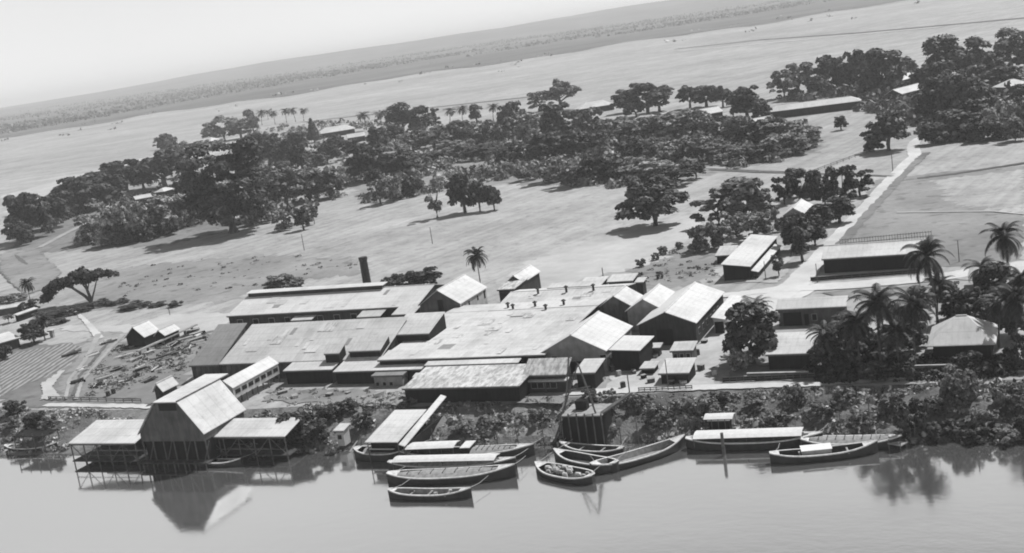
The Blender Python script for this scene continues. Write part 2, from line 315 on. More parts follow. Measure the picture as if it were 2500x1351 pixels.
def bld(name, label, cat, A=None, B=None, zE=8., C=None, Cb=None, kind='mono', zC=None, W=None, R=None, zR=None, ang=-24., z0=GZ, roof='roof_white', wall='wall_dark', ins=.35, back=None,
        front=(), side=(), group=None, O=None, L=None, posts=False, thick=.12, wallh=True, wall_label=None):
    if ang is None: w = P(B, zE)[:2] - P(A, zE)[:2]; ang = math.degrees(math.atan2(w[1], w[0]))
    u = np.array([math.cos(R_(ang)), math.sin(R_(ang))]); v = np.array([-u[1], u[0]])
    if kind in ('gy', 'my') and O is None:
        b = P(B, zE); x, zR_ = onwall(b, u, R)
        zR = zR if zR is not None else zR_
        L = (-x * 2 if kind == 'gy' else -x) if L is None else L
        a = b.copy(); a[:2] -= u * L
        D = W if W is not None else (P(C, zE)[:2] - b[:2]) @ v
    else:
        a = P(A, zE) if O is None else np.array([O[0], O[1], zE], float)
        if L is None: L = (P(B, zE)[:2] - a[:2]) @ u
        if W is None:
            px, off = (C, 0) if C is not None else (Cb, L)
            if zC is None:      # height at which the far corner is square with the near eave
                f_ = lambda z: (P(px, z)[:2] - a[:2]) @ u - off
                lo, hi = zE - 1.5, zE + 6; best = min(np.linspace(lo, hi, 151), key=lambda z: abs(f_(z))); zC = best
            D = (P(px, zC)[:2] - a[:2]) @ v
        else: D = W
        if kind in ('gx', 'hip') and zR is None: zR = zC
    h = zE - z0
    PLOG.append(f"{name:22s} L={L:5.1f} D={D:5.1f} zE={zE} zC={zC if zC is None else round(float(zC),1)} zR={zR if zR is None else round(float(zR),1)} o={a.round(1)}")
    root = thing(name, label, cat, (a[0], a[1], z0), R_(ang), group)
    rb = MB(); wb = MB(); t = thick + .03
    if kind == 'mono':
        hc = zC - z0; rb.slab([(0, 0, h), (L, 0, h), (L, D, hc), (0, D, hc)], thick)
        s = (hc - h) / D; wprof = [(ins, 0), (D - ins, 0), (D - ins, hc - s * ins - t), (ins, h + s * ins - t)]
        if not posts: wb.prism(wprof, 'x', ins, L - ins)
    elif kind == 'gx':
        hr = zR - z0; Db = back if back is not None else D; s = (hr - h) / D
        rb.slab([(0, 0, h), (L, 0, h), (L, D, hr), (0, D, hr)], thick); rb.slab([(0, D, hr), (L, D, hr), (L, D + Db, hr - s * Db), (0, D + Db, hr - s * Db)], thick)
        if not posts: wb.prism([(ins, 0), (D + Db - ins, 0), (D + Db - ins, hr - s * (Db - ins) - t), (D, hr - t), (ins, h + s * ins - t)], 'x', ins, L - ins)
        rc = MB(); rc.box(0, L, D - .15, D + .15, hr - .03, hr + .09)
    elif kind == 'gy':
        hr = zR - z0; s = (hr - h) / (L / 2)
        rb.slab([(0, 0, h), (L / 2, 0, hr), (L / 2, D, hr), (0, D, h)], thick); rb.slab([(L / 2, 0, hr), (L, 0, h), (L, D, h), (L / 2, D, hr)], thick)
        if not posts: wb.prism([(ins, 0), (L - ins, 0), (L - ins, h + s * ins - t), (L / 2, hr - t), (ins, h + s * ins - t)], 'y', ins, D - ins)
        rc = MB(); rc.box(L / 2 - .15, L / 2 + .15, 0, D, hr - .03, hr + .09)
    elif kind == 'my':
        hr = zR - z0; s = (hr - h) / L
        rb.slab([(0, 0, hr), (L, 0, h), (L, D, h), (0, D, hr)], thick)
        if not posts: wb.prism([(ins, 0), (L - ins, 0), (L - ins, h + s * ins - t), (ins, hr - s * ins - t)], 'y', ins, D - ins)
    elif kind == 'hip':
        hr = zR - z0; W2 = D * 2; k = min(D, L * .42)
        rb.slab([(0, 0, h), (L, 0, h), (L - k, D, hr), (k, D, hr)], thick); rb.slab([(L, W2, h), (0, W2, h), (k, D, hr), (L - k, D, hr)], thick)
        rb.slab([(0, W2, h), (0, 0, h), (k, D, hr)], thick); rb.slab([(L, 0, h), (L, W2, h), (L - k, D, hr)], thick)
        i2 = ins + .5
        if not posts: wb.box(i2, L - i2, i2, W2 - i2, 0, h - t + .05)
        rc = MB(); rc.box(k, L - k, D - .12, D + .12, hr - .03, hr + .08)
    rf = rb.build('roof', roof, root)
    if kind in ('gx', 'gy', 'hip'): rc.build('ridge_cap', roof, rf)
    if not posts:
        wb.build('wall', wall, root, wall_label)
    else:
        bk = MB().box(ins, L - ins, D * (2 if kind in ('gx', 'hip') else 1) - ins - .1, D * (2 if kind in ('gx', 'hip') else 1) - ins, 0, h - .2); bk.build('wall', wall, root)
        n = max(2, int(L / 3) + 1)
        for i in range(n):
            x = ins + (L - 2 * ins) * i / (n - 1); MB().box(x - .09, x + .09, ins, ins + .18, 0, h - t).build('post', 'timber', root)
    openings(front, root, 'front', ins if kind != 'hip' else ins + .5, h); openings(side, root, 'side', L - ins if kind != 'hip' else L - ins - .5, h)
    # dark fascia board along the near eave
    if kind in ('mono', 'gx'): MB().box(.02, L - .02, .03, .09, h - thick - .22, h - thick - .004).build('fascia', 'timber', rf)
    root['_L'] = 0; del root['_L']
    return root, a, u, v, L, D, h
def wins(L, n, z0, z1, w=1.0, m=1.2): return [('window', m + (L - 2 * m) * (i + .5) / n - w / 2, m + (L - 2 * m) * (i + .5) / n + w / 2, z0, z1) for i in range(n)]
def place(u, v, a, x, y): return a[:2] + u * x + v * y
# --- mill complex
B1 = bld('long_mill_building', 'long white corrugated-roofed range along the back of the mill', 'industrial building', (552, 772), (1015, 749), 8, C=(605, 722), kind='gx', roof='roof_bright', wall='wall_dark', front=wins(42, 9, 1.6, 2.8, 1.4))
rt, a, u, v, L, D, h = B1
zr = [o for o in rt.children if o.name.startswith('roof')][0]
hr = max(vv.co.z for vv in zr.data.vertices)
mbm = MB().box(.8, L * .74, D - .9, D - .8, hr - .2, hr + .75); mbm.build('monitor_wall', 'wall_dark', rt)
mbm = MB().slab([(.4, D - 1.2, hr + .78), (L * .75, D - 1.2, hr + .78), (L * .75, D + 1.3, hr + 1.0), (.4, D + 1.3, hr + 1.0)], .1); mbm.build('ridge_monitor', 'roof_bright', rt)
bld('porch', 'small pale lean-to porch against the front of the long white range', 'porch', (709, 783), (763, 779), 6.6, C=(722, 764), zC=7.4, roof='roof_hut', wall='wall_dark')
bld('porch', 'low dark-fronted lean-to between the long white range and the raised roof', 'porch', (870, 775), (928, 772), 6.9, W=4, zC=7.8, roof='roof_light', wall='wall_black')
bld('mill_hall', 'large mill hall with a dark grey roof at the left end', 'industrial building', (460, 893), (534, 889.5), 7.5, C=(533, 792), roof='roof_slate', wall='wall_plank')
H1 = bld('mill_hall', 'broad light grey roofed mill hall with plank front behind the gallery', 'industrial building', (534, 889.5), (936, 871), 7.5, C=(616, 792), roof='roof_grey', wall='wall_plank')
bld('mill_annex', 'low white-edged lean-to roof over a wall blackened as shade beside the gallery', 'industrial building', (690, 906), (815, 899), 6.8, W=6.2, zC=7.78, roof='roof_pale', wall='wall_black')  # closed black wall stands in for the shade under the eave
bld('mill_annex', 'low pale lean-to roof in the middle of the mill front, above the grey hut', 'industrial building', (812, 908), (1035, 897), 6.6, W=8.5, zC=8.0, roof='roof_white', wall='wall_black')  # black wall again paints the shade below this lean-to
rt, a, u, v, L, D, h = H1
sl = (lambda y: 7.5 + (0.0))
def rz_(Hb, zE, px):          # roof height of hall under a pixel (iterate)
    rt, a, u, v, L, D, h = Hb; z = zE
    for _ in range(6):
        w = P(px, z); y = (w[:2] - a[:2]) @ v; z = zE + y * Hb_slope[id(rt)]
    return z
Hb_slope = {}
def slope_of(Hb, zE):
    rt = Hb[0]; rf = [o for o in rt.children if o.name.startswith('roof')][0]; hr = max(q.co.z for q in rf.data.vertices); Hb_slope[id(rt)] = (hr - Hb[6]) / Hb[5]; return hr + GZ
slope_of(H1, 7.5)
def lantern(label, A, B, C, up, roof='roof_pale', wall='wall_black', cat='roof block', base=H1, zE=7.5, zb=None):
    zb = rz_(base, zE, (A[0], A[1] + up * 12)) if zb is None else zb; z = zb + up
    return bld('raised_roof_block', label, cat, A, B, z, C=C, z0=zb - .6, roof=roof, wall=wall, ins=.15)
lantern('small raised roof block with dark front left of the wide one', (790, 864), (827, 863), (806, 839), 1.5)
lantern('wide low raised roof block with a long dark front opening', (850, 858), (925, 857), (874, 820), 1.6)
lantern('large flat raised roof block in front of the dark gable end', (951, 818), (1045, 815), (992, 766), 1.8, zb=8.1)
lantern('dark sloping roof opening left of the large raised block', (902, 806), (922, 806), (934, 775), .5, roof='opening', zb=9.6)  # open roof well: its darkness is put into a black slab
H3 = bld('mill_hall', 'widest mill hall, pale corrugated roof with vent cowls on its ridge', 'industrial building', (920, 880), (1332, 864), 8.0, C=(1085, 765), kind='gx', back=7, roof='roof_light', wall='wall_black')
zr3 = slope_of(H3, 8.0); rt3, a3, u3, v3, L3, D3, h3 = H3
# newer, brighter sheets over the left part of the slope
s3 = Hb_slope[id(rt3)]
MB().slab([(0, 0, h3 + .05), (L3 * .42, 0, h3 + .05), (L3 * .3, D3, h3 + s3 * D3 + .05), (0, D3, h3 + s3 * D3 + .05)], .04).build('roof', 'roof_pale', rt3, 'brighter newer roof sheets on the left of the slope')
o4 = place(u3, v3, a3, 8.5, D3 + 7)
H4 = bld('mill_hall', 'second mill bay behind the widest hall with a row of ridge vents', 'industrial building', zE=zr3 - 1.1, O=o4, L=L3 - 7, W=8.5, zC=zr3 + .1, kind='gx', back=5, roof='roof_light', wall='wall_dark')
def sheets(Hb, zE_, n, back=False):
    """odd replaced roof sheets on a hall"""
    rt, a, u, v, L, D, h = Hb; rf = [o for o in rt.children if o.name.startswith('roof')][0]; sl = (max(q.co.z for q in rf.data.vertices) - h) / D
    for k in range(n):
        x = random.uniform(.5, L - 3); y = random.uniform(.3, D - 3.2); w_ = random.choice([.9, .9, 1.8, 2.7]); l_ = random.choice([2.2, 2.2, 2.9]); e = .06 + .004 * k
        MB().slab([(x, y, h + sl * y + e), (x + w_, y, h + sl * y + e), (x + w_, y + l_, h + sl * (y + l_) + e), (x, y + l_, h + sl * (y + l_) + e)], .03).build('roof_sheet', random.choice(['roof_slate', 'roof_grey', 'roof_bright', 'roof_pale', 'roof_rust']), rt)
sheets(H1, 7.5, 16); sheets(H3, 8.0, 22); sheets(H4, 8, 8); sheets(B1, 8, 8)
def vent(label, px, z, group='vent cowls on the mill roof', s=1.0):
    w = P(px, z); o = thing('roof_vent', label, 'roof vent', (w[0], w[1], z), R_(-24), group)
    MB().tube([(0, 0, -.5), (0, 0, .9 * s)], .26 * s, 8).build('pipe', 'metal', o)
    MB().tube([(0, 0, .85 * s), (0, 0, 1.0 * s), (0, 0, 1.3 * s)], [.30 * s, .55 * s, .12 * s], 8).build('cowl', 'metal', o)
for k, px in enumerate([(1241, 753), (1253, 757), (1307, 750), (1333, 758), (1377, 746)]):
    vent(['leftmost', 'second', 'third', 'fourth', 'rightmost'][k] + ' of the vent cowls along the front ridge of the widest hall', px, zr3 - .2)
for k, px in enumerate([(1314, 716), (1383, 712), (1449, 708)]):
    vent(['left', 'middle', 'right'][k] + ' vent cowl on the rear ridge of the mill', px, zr3 + .0)
B2 = bld('gabled_mill_hall', 'high gabled hall with dark boarded gable end rising behind the mill roofs', 'industrial building', B=(1124, 742), R=(1066, 709), C=(1196, 701), zE=9.6, kind='gy', roof='roof_pale', wall='wall_mid', front=[('door', 4.6, 5.8, 3.4, 6.6)], wall_label='dark boarded gable wall', side=[('window', 1, 1.7, 4, 5), ('window', 4.5, 5.1, 4, 4.9), ('window', 9, 9.6, 4, 5), ('window', 12.6, 13.3, 3.5, 5.2)])
MB().box(B2[4] - .36, B2[4] - .31, .4, B2[5] - .4, 0, B2[6] - .25).build('side_wall', 'wall_pale', B2[0])  # sunlit right wall: the sun's brightness is put into a paler sheet
bld('gabled_shed', 'small gabled shed with a bright roof behind the mill at the field edge', 'shed', B=(1278, 690), R=(1252, 673), C=(1328, 662), zE=8.2, kind='gy', roof='roof_white', wall='wall_dark')
bld('back_shed', 'low shed with white roof and dark front right of the tall pole', 'shed', (1480, 689), (1545, 685), 7.6, C=(1488, 671), zC=8.2, roof='roof_white', wall='wall_black')
bld('back_shed', 'small pale roofed shed left of the tall pole behind the mill', 'shed', (1408, 700), (1470, 694), 7.4, W=6, zC=8, roof='roof_white', wall='wall_dark')
M5 = bld('gabled_mill_hall', 'gabled hall with grey gable end and wide bright roof at the mill front', 'industrial building', B=(1480, 857), R=(1392, 818), C=(1572, 795), zE=8, kind='gy', roof='roof_bright', wall='wall_grey', front=[('door', 5, 9, 0, 2.2), ('window', 2, 3, 2.2, 3.2), ('window', 11, 12, 2.2, 3.2)])
rt, a, u, v, L, D, h = M5; w = place(u, v, a, L - .4, 1.5)
bld('lean_to', 'low bright lean-to roof on the right side of the grey gabled hall', 'shed', zE=7.7, B=(1562, 856), R=(1482, 850), zR=8.0, W=9, kind='my', L=5.6, roof='roof_bright', wall='wall_black')
M6 = bld('gabled_mill_hall', 'right hand bright gabled hall with very dark gable end by the lane', 'industrial building', B=(1700, 789), R=(1622, 762), C=(1787, 712), zE=8, kind='gy', roof='roof_bright', wall='wall_dark', wall_label='dark boarded gable end', front=[('door', 3.6, 6.6, 0, 3)], side=wins(20, 6, 1.4, 2.4))
_, a, u, v, L, D, h = M6
for rx, hw, apx, wl_, rf_, lb in [(L / 2 - 7.3, 3.8, 1568, 'wall_grey', 'roof_bright', 'middle of the three bright gabled halls, light grey gable end'), (L / 2 - 14.4, 3.6, 1497, 'wall_mid', 'roof_pale', 'left of the three gabled halls, patchy roof beside the vented bay')]:
    y0 = min(np.linspace(0, 18, 91), key=lambda y: abs(Q(np.append(place(u, v, a, rx, y), 10.3))[0] - apx))
    bld('gabled_mill_hall', lb, 'industrial building', O=place(u, v, a, rx - hw, y0), L=2 * hw, W=D - y0, zE=8.1, zR=10.35, kind='gy', roof=rf_, wall=wl_)
bld('side_shed', 'narrow white roofed shed with a square dark opening facing the lane', 'shed', B=(1769, 780), R=(1735, 775), C=(1851, 722), zE=6.8, kind='my', roof='roof_white', wall='wall_pale', front=[('door', .5, 2.2, 0, 2.3)])
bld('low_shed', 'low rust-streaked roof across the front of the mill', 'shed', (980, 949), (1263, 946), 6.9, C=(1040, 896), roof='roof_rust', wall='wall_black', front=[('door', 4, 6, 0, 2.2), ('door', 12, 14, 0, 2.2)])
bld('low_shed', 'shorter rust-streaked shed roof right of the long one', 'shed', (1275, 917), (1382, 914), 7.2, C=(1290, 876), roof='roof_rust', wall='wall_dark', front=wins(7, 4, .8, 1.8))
bld('low_shed', 'small tilted shed roof below the grey gabled hall', 'shed', (1400, 911), (1448, 914), 6.9, C=(1426, 876), zC=7.6, roof='roof_pale', wall='wall_black')
bld('awning', 'thin pale awning over the dark front of the shorter rusty shed', 'awning', (1272, 932), (1387, 927), 6.2, W=1.1, zC=6.45, roof='roof_white', wall='wall_black', posts=True)
bld('awning', 'long thin white awning above the rust-streaked roof', 'awning', (1035, 893), (1270, 881), 7.3, W=1.8, zC=7.6, roof='roof_white', wall='wall_dark')
bld('small_hut', 'grey box-like hut under the pale lean-to at the mill front', 'hut', (905, 918), (985, 914), 6.2, W=3.4, zC=6.4, roof='roof_slate', wall='wall_grey', front=[('window', .7, 1.3, .2, .8), ('window', 2.1, 2.7, .2, .8), ('window', 3.5, 4.1, .2, .8)])
bld('small_hut', 'tiny hut with white roof at the end of the rust-streaked shed', 'hut', (1006, 921), (1030, 920), 6.0, W=1.6, zC=6.3, roof='roof_white', wall='wall_dark')
bld('small_hut', 'pale roofed hut with windows beside the lane below the dark gable', 'hut', (1634, 857), (1692, 855), 6.3, C=(1650, 834), zC=6.9, roof='roof_hut', wall='wall_mid', front=wins(4, 3, .8, 1.6, .6, .3))
bld('small_hut', 'square white roofed hut by the lane nearest the river', 'hut', (1606, 912), (1682, 910), 6.0, C=(1632, 875), zC=6.9, roof='roof_white', wall='wall_black')
bld('small_hut', 'flat low store with pale top left of the square white hut', 'hut', (1560, 900), (1600, 897), 5.2, W=3.5, zC=5.4, roof='roof_light', wall='wall_black')
bld('small_hut', 'tiny white roofed store tucked beside the grey gabled hall corner', 'hut', (1482, 872), (1502, 870), 6.3, W=1.8, zC=6.6, roof='roof_bright', wall='wall_black')
bld('small_hut', 'little store with pale roof under the bright lean-to', 'hut', (1578, 850), (1612, 848), 5.8, W=2.2, zC=6.1, roof='roof_pale', wall='wall_dark')
bld('back_shed', 'patchy low roof between the high gabled hall and the small bright gabled shed', 'shed', (1212, 708), (1258, 704), 8.4, W=9, zC=8.9, roof='roof_rust', wall='wall_dark')
bld('back_shed', 'long thin pale roof edging the back of the vented mill bay', 'shed', (1335, 704), (1442, 699), 8.9, W=3, zC=9.3, roof='roof_pale', wall='wall_black')
bld('back_shed', 'little roof right of the low white roofed shed behind the mill', 'shed', (1548, 690), (1574, 686), 7.2, W=3, zC=7.6, roof='roof_white', wall='wall_dark')
bld('back_shed', 'small grey lean-to against the right end of the long white range', 'shed', (955, 769), (1010, 766), 7.6, W=4, zC=8.4, roof='roof_pale', wall='wall_black')
bld('low_shed', 'low pale roof joining the two rust-streaked sheds', 'shed', (1246, 926), (1274, 924), 6.0, W=3, zC=6.3, roof='roof_slate', wall='wall_black')
# --- houses to the right
bld('long_bungalow', 'white flat-pitched roofed bungalow with veranda behind the big round tree', 'house', (1893, 756), (2066, 748), 7.3, Cb=(2098, 720), zC=8.5, roof='roof_bright', wall='wall_mid', front=[('door', 1.2, 4.5, 0, 2.5), ('window', 6.4, 7.2, .9, 2), ('door', 5, 5.8, 0, 2.1)])
bld('bungalow', 'white roofed house half hidden right of the big round tree', 'house', (1868, 866), (1990, 861), 6.8, C=(1905, 812), zC=8.4, roof='roof_white', wall='wall_black')
bld('garden_wall', 'pale low wall in front of the half hidden house', 'wall', (1822, 912), (1975, 904), 5.0, W=.5, zC=5.0, roof='stone', wall='stone', ins=.04)
bld('garden_wall', 'pale low wall below the hipped house, left length', 'wall', (2232, 893), (2325, 886), 5.0, W=.4, zC=5.0, roof='stone', wall='stone', ins=.04)
bld('garden_wall', 'pale low wall below the hipped house, right length', 'wall', (2400, 884), (2470, 876), 4.9, W=.4, zC=4.9, roof='stone', wall='stone', ins=.04)
bld('hipped_house', 'house with a large pale hipped roof among the palms', 'house', (2262, 846), (2432, 838), 7.2, W=5.6, zC=10.4, kind='hip', roof='roof_pale', wall='wall_black')
bld('long_stable', 'long open shed with white roof and front wall blackened as shade beside the road', 'shed', (2005, 633), (2262, 612), 7.2, W=5.5, zC=8.9, kind='gx', roof='roof_white', wall='wall_black', front=[('door', 1 + 2.4 * k_, 2.8 + 2.4 * k_, 0, 2.4) for k_ in range(8)])  # shade of the open front painted as a black wall with dark boxes
bld('field_shed', 'long pale roofed shed running away from the lane beside the trees', 'shed', B=(1832, 651), R=(1757, 656), C=(1920, 575), zE=7.0, zR=7.9, L=6.4, kind='my', roof='roof_pale', wall='wall_black')
bld('field_shed', 'narrow lean-to along the right side of the long pale shed', 'shed', B=(1852, 664), R=(1834, 664), W=27, zE=5.6, zR=6.0, L=1.6, kind='my', roof='roof_white', wall='wall_dark')
bld('field_shed', 'small low shed left of the long pale shed', 'shed', (1745, 625), (1800, 612), 6.0, W=6, zC=7, roof='roof_light', wall='wall_black')
bld('gabled_house', 'gabled house with grey front and white roof among the roadside trees', 'house', B=(1968, 524), R=(1936, 508), W=13, zE=7.4, kind='gy', roof='roof_bright', wall='wall_grey', front=[('window', 1.2, 2.2, 1, 2.4), ('window', 5.2, 6.2, 1, 2.4)])
bld('hipped_house', 'small pale hipped roof at the far end of the side road', 'house', (2362, 676), (2418, 674), 6.8, W=3.4, zC=8.6, kind='hip', roof='roof_pale', wall='wall_dark')
bld('small_hut', 'white roofed hut at the right edge beyond the dark trees', 'hut', (2466, 668), (2520, 664), 6.6, W=4, zC=7.4, roof='roof_bright', wall='wall_black')
for k, (A, B, wl_, lab) in enumerate([((772, 329), (868, 314), 13, 'large pale hipped villa beyond the wood, left of centre'), ((848, 338), (892, 331), 8, 'small white roofed outbuilding beside the large pale villa'), ((1412, 268), (1502, 254), 12, 'long white roof below the tall skyline tree'),
        ((1532, 300), (1602, 294), 9, 'white roof in the wood under the two dark trees'), ((1692, 285), (1766, 272), 9, 'pale roof between dark trees left of the longest bungalow'), ((1872, 275), (2104, 246), 8, 'longest white roofed bungalow on the slope of the village'),
        ((2192, 200), (2246, 184), 9, 'upper of two small white roofs in the right hand wood'), ((2202, 230), (2264, 214), 8, 'lower of two small white roofs in the right hand wood'), ((2456, 214), (2520, 203), 9, 'white roof at the right edge under the skyline trees'),
        ((2416, 257), (2452, 245), 7, 'small bright roof right of the darkest trees'), ((330, 488), (372, 480), 5, 'thin pale roof behind the light bushy row on the left'), ((400, 468), (428, 460), 5, 'small pale roof beside the giant spreading tree'),
        ((445, 352), (515, 345), 10, 'bright low roof at the plain edge behind the left wood'), ((1846, 299), (1890, 291), 5, 'small white roof below the left end of the longest bungalow')]):
    bld('village_house', lab, 'house', A, B, 7.6, W=wl_ / 2 + .8, zC=7.8 + wl_ * .27, kind='hip' if k % 3 != 1 else 'gx', ang=None, roof='roof_bright', wall='wall_dark')
# --- left side sheds
bld('gabled_shed', 'left of two black-fronted gabled sheds in the yard', 'shed', B=(352, 824), R=(322, 799), W=6, zE=6.4, kind='gy', roof='roof_bright', wall='wall_black')
bld('gabled_shed', 'smaller right one of two black-fronted gabled sheds in the yard', 'shed', B=(402, 820), R=(385, 807), W=6, zE=6.2, kind='gy', roof='roof_bright', wall='wall_black')
bld('low_shed', 'white roofed shed cut by the left edge of the view', 'shed', (-30, 846), (50, 824), 6.6, W=7, zC=7.6, ang=None, roof='roof_white', wall='wall_dark')
bld('low_shed', 'long thin white roofed lean-to near the left edge', 'shed', (42, 770), (94, 752), 6, W=1.6, zC=6.3, ang=None, roof='roof_white', wall='wall_black')
bld('low_shed', 'farther thin pale roofed shed at the left edge', 'shed', (-10, 757), (46, 748), 6, W=2.4, zC=6.5, ang=None, roof='roof_white', wall='wall_mid')
bld('small_hut', 'tiny bright hut beside the palms at the left', 'hut', (114, 808), (130, 806), 6, W=1.4, zC=6.2, roof='roof_bright', wall='wall_pale')
bld('gabled_shed', 'small gabled shed with dark front beside the riverside path', 'shed', B=(397, 957), R=(380, 937), W=5, zE=6.3, kind='gy', roof='roof_pale', wall='wall_dark', front=[('door', 1.6, 2.3, 0, 1.8)])
# --- chimney
w = P((899, 708), GZ); s = ppm(w)
ch = thing('chimney', 'dark brick chimney stack standing behind the long white range', 'chimney', (w[0], w[1], GZ), 0)
hh = 82 / s
MB().tube([(0, 0, 0), (0, 0, hh * .9)], [1.12, 1.0], 20).build('stack', 'brick_dark', ch)
MB().tube([(0, 0, hh * .9), (0, 0, hh * .93), (0, 0, hh)], [1.02, 1.14, 1.12], 20).build('cap', 'brick_dark', ch)
# ------------------------------------------------------------------ waterfront
def posts(root, pts, r=.12, z0=-1.2, name='post', mat='timber'):
    for x, y, z1 in pts: MB().tube([(x, y, z0), (x + .03, y, z1)], r, 6).build(name, mat, root)
# great boathouse with clipped gable
A_ = P((335, 1061), 6.0); u = E1; v = E2
b_ = P((500, 1058), 6.0); L = (b_[:2] - A_[:2]) @ u; D = (P((610, 998), 6.0)[:2] - b_[:2]) @ v
x1, zt = onwall(A_, u, (372, 983)); x2, zt2 = onwall(A_, u, (430, 980))
bh = thing('boathouse', 'great waterside shed with a steep dark clipped gable facing the river', 'boathouse', (A_[0], A_[1], 0), R_(-24))
PLOG.append(f'boathouse L={L:.1f} D={D:.1f} x1={x1:.1f} x2={x2:.1f} zt={zt:.1f} {zt2:.1f}')
rf = MB(); rf.slab([(x1, 0, zt), (x2, 0, zt), (x2, D + 2.5, zt + .25), (x1, D + 2.5, zt + .25)], .14); rf.slab([(x2 + .02, 0, zt - .05), (L, 0, 6), (L, D, 6), (x2 + .02, D, zt - .05)], .14); rf.slab([(0, 0, 6), (x1 - .02, 0, zt - .05), (x1 - .02, D, zt - .05), (0, D, 6)], .14)
rfo = rf.build('roof', 'roof_white', bh); MB().box(x2 - .1, x2 + .12, 0, D + 2.5, zt - .02, zt + .16).build('ridge_cap', 'timber', rfo)
MB().prism([(.35, 4.6), (L - .35, 4.6), (L - .35, 5.85), (x2 - .1, zt - .25), (x1 + .1, zt - .25), (.35, 5.85)], 'y', .3, D - .3).build('gable_wall', 'wall_mid', bh)
MB().box(x1 + .9, x2 - .5, .22, .36, zt - 1.6, zt - .35).build('vent', 'opening', bh)
MB().box(.6, L - .6, .9, D - .4, -.3, 4.7).build('under_shade', 'wall_black', bh)  # black block in place of the shade among the stilts
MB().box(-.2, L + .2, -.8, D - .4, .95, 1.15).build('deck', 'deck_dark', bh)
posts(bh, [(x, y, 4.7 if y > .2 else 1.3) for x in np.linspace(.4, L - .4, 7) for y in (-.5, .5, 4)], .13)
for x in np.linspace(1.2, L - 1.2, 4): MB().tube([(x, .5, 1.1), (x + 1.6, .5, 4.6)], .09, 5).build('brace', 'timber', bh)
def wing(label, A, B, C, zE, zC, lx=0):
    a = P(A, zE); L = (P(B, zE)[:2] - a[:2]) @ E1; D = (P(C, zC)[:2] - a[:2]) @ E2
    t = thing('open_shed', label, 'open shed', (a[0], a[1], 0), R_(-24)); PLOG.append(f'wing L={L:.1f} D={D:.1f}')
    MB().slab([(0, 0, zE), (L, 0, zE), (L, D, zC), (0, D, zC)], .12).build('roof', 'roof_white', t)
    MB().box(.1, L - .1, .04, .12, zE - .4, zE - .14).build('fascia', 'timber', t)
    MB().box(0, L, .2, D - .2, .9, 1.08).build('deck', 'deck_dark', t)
    MB().box(.3, L - .3, D - .6, D - .45, -.4, zE - .1).build('back_wall', 'wall_black', t)  # black backing carried to the water to paint the dark beneath the wing
    n = 6
    for i in range(n):
        x = .3 + (L - .6) * i / (n - 1); MB().tube([(x, .35, -1.2), (x, .35, zE - .1)], .11, 6).build('post', 'timber', t)
        if i < n - 1: MB().tube([(x, .35, 1.1), (x + (L - .6) / (n - 1), .35, zE - .3)] if i % 2 else [(x, .35, zE - .3), (x + (L - .6) / (n - 1), .35, 1.1)], .07, 5).build('brace', 'timber', t)
    rl = MB().box(.3, L - .3, .3, .4, 2.0, 2.1); rl.build('rail', 'timber', t)
    return t
wing('left wing of the great boathouse, white sloping roof on posts', (165, 1083), (338, 1077), (215, 1026), 4.4, 5.9)
wing('right wing of the great boathouse, white sloping roof on posts', (500, 1067), (691, 1068), (538, 1022), 4.4, 5.6)
# landing stage in front
def stage(label, A, B, depth, z=1.0, n=5, name='jetty', mat='timber'):
    a = P(A, z); b = P(B, z); d = (b - a)[:2]; L = np.linalg.norm(d); ang = math.atan2(d[1], d[0])
    t = thing(name, label, 'jetty', (a[0], a[1], 0), ang)
    MB().box(0, L, 0, depth, z - .15, z).build('deck', mat, t)
    for i in range(n):
        x = .2 + (L - .4) * i / (n - 1)
        MB().tube([(x, .1, -1.5), (x, .1, z + .5)], .1, 6).build('post', 'timber', t)
        if depth > 1: MB().tube([(x, depth - .1, -1.5), (x, depth - .1, z + .3)], .1, 6).build('post', 'timber', t)
    return t
stage('timber landing stage in front of the left boathouse wing', (205, 1118), (400, 1122), 1.6, 1.0, 7)
stage('short plank jetty below the right boathouse wing', (600, 1105), (700, 1098), 1.5, .9, 4)
# conveyor gallery
r0_, a, u, v, L, D, h = bld('conveyor_gallery', 'raised white roofed gallery linking the boathouse to the mill', 'gallery', B=(568, 948), R=(543, 930), C=(697, 886), zE=7.7, kind='my', z0=5.6, roof='roof_bright', wall='wall_pale', ins=.15, side=[('window', .8 + 2.1 * k, 2.3 + 2.1 * k, .75, 1.5) for k in range(7)])
for k in range(5):
    for x_ in (.3, L - .3): MB().box(x_ - .1, x_ + .1, .5 + k * (D - 1) / 4, .7 + k * (D - 1) / 4, -1.7, .0).build('post', 'timber', r0_)
# low shed by the slip, covered slip etc.
def boat_shed(label, A, B, C, zE, z2):
    a = P(A, zE); L = (P(B, zE)[:2] - a[:2]) @ E1; D = (P(C, zE + .8)[:2] - a[:2]) @ E2
    t = thing('slip_shed', label, 'boat shed', (a[0], a[1], 0), R_(-24)); PLOG.append(f'slip L={L:.1f} D={D:.1f}')
    MB().slab([(0, 0, zE), (L, 0, zE), (L, D, zE + 1.6), (0, D, zE + 1.6)], .12).build('roof', 'roof_white', t)
    MB().slab([(L + .12, 0, zE - .4), (L + 1.15, 0, zE - .7), (L + 1.15, D + 5.5, zE + 2.0), (L + .12, D + 5.5, zE + 2.3)], .12).build('side_roof', 'roof_white', t)
    MB().box(.4, L - .3, 1.2, D - .4, .8, zE - .3).build('wall', 'wall_black', t)
    MB().box(L + .4, L + 1.1, 1.5, D + 6, 1.2, zE - .7).build('side_wall', 'wall_black', t)
    posts(t, [(.3, .3, zE - .1), (L - .2, .3, zE - .1), (L + .8, .3, zE - .6), (.3, D * .6, zE)], .1)
    return t
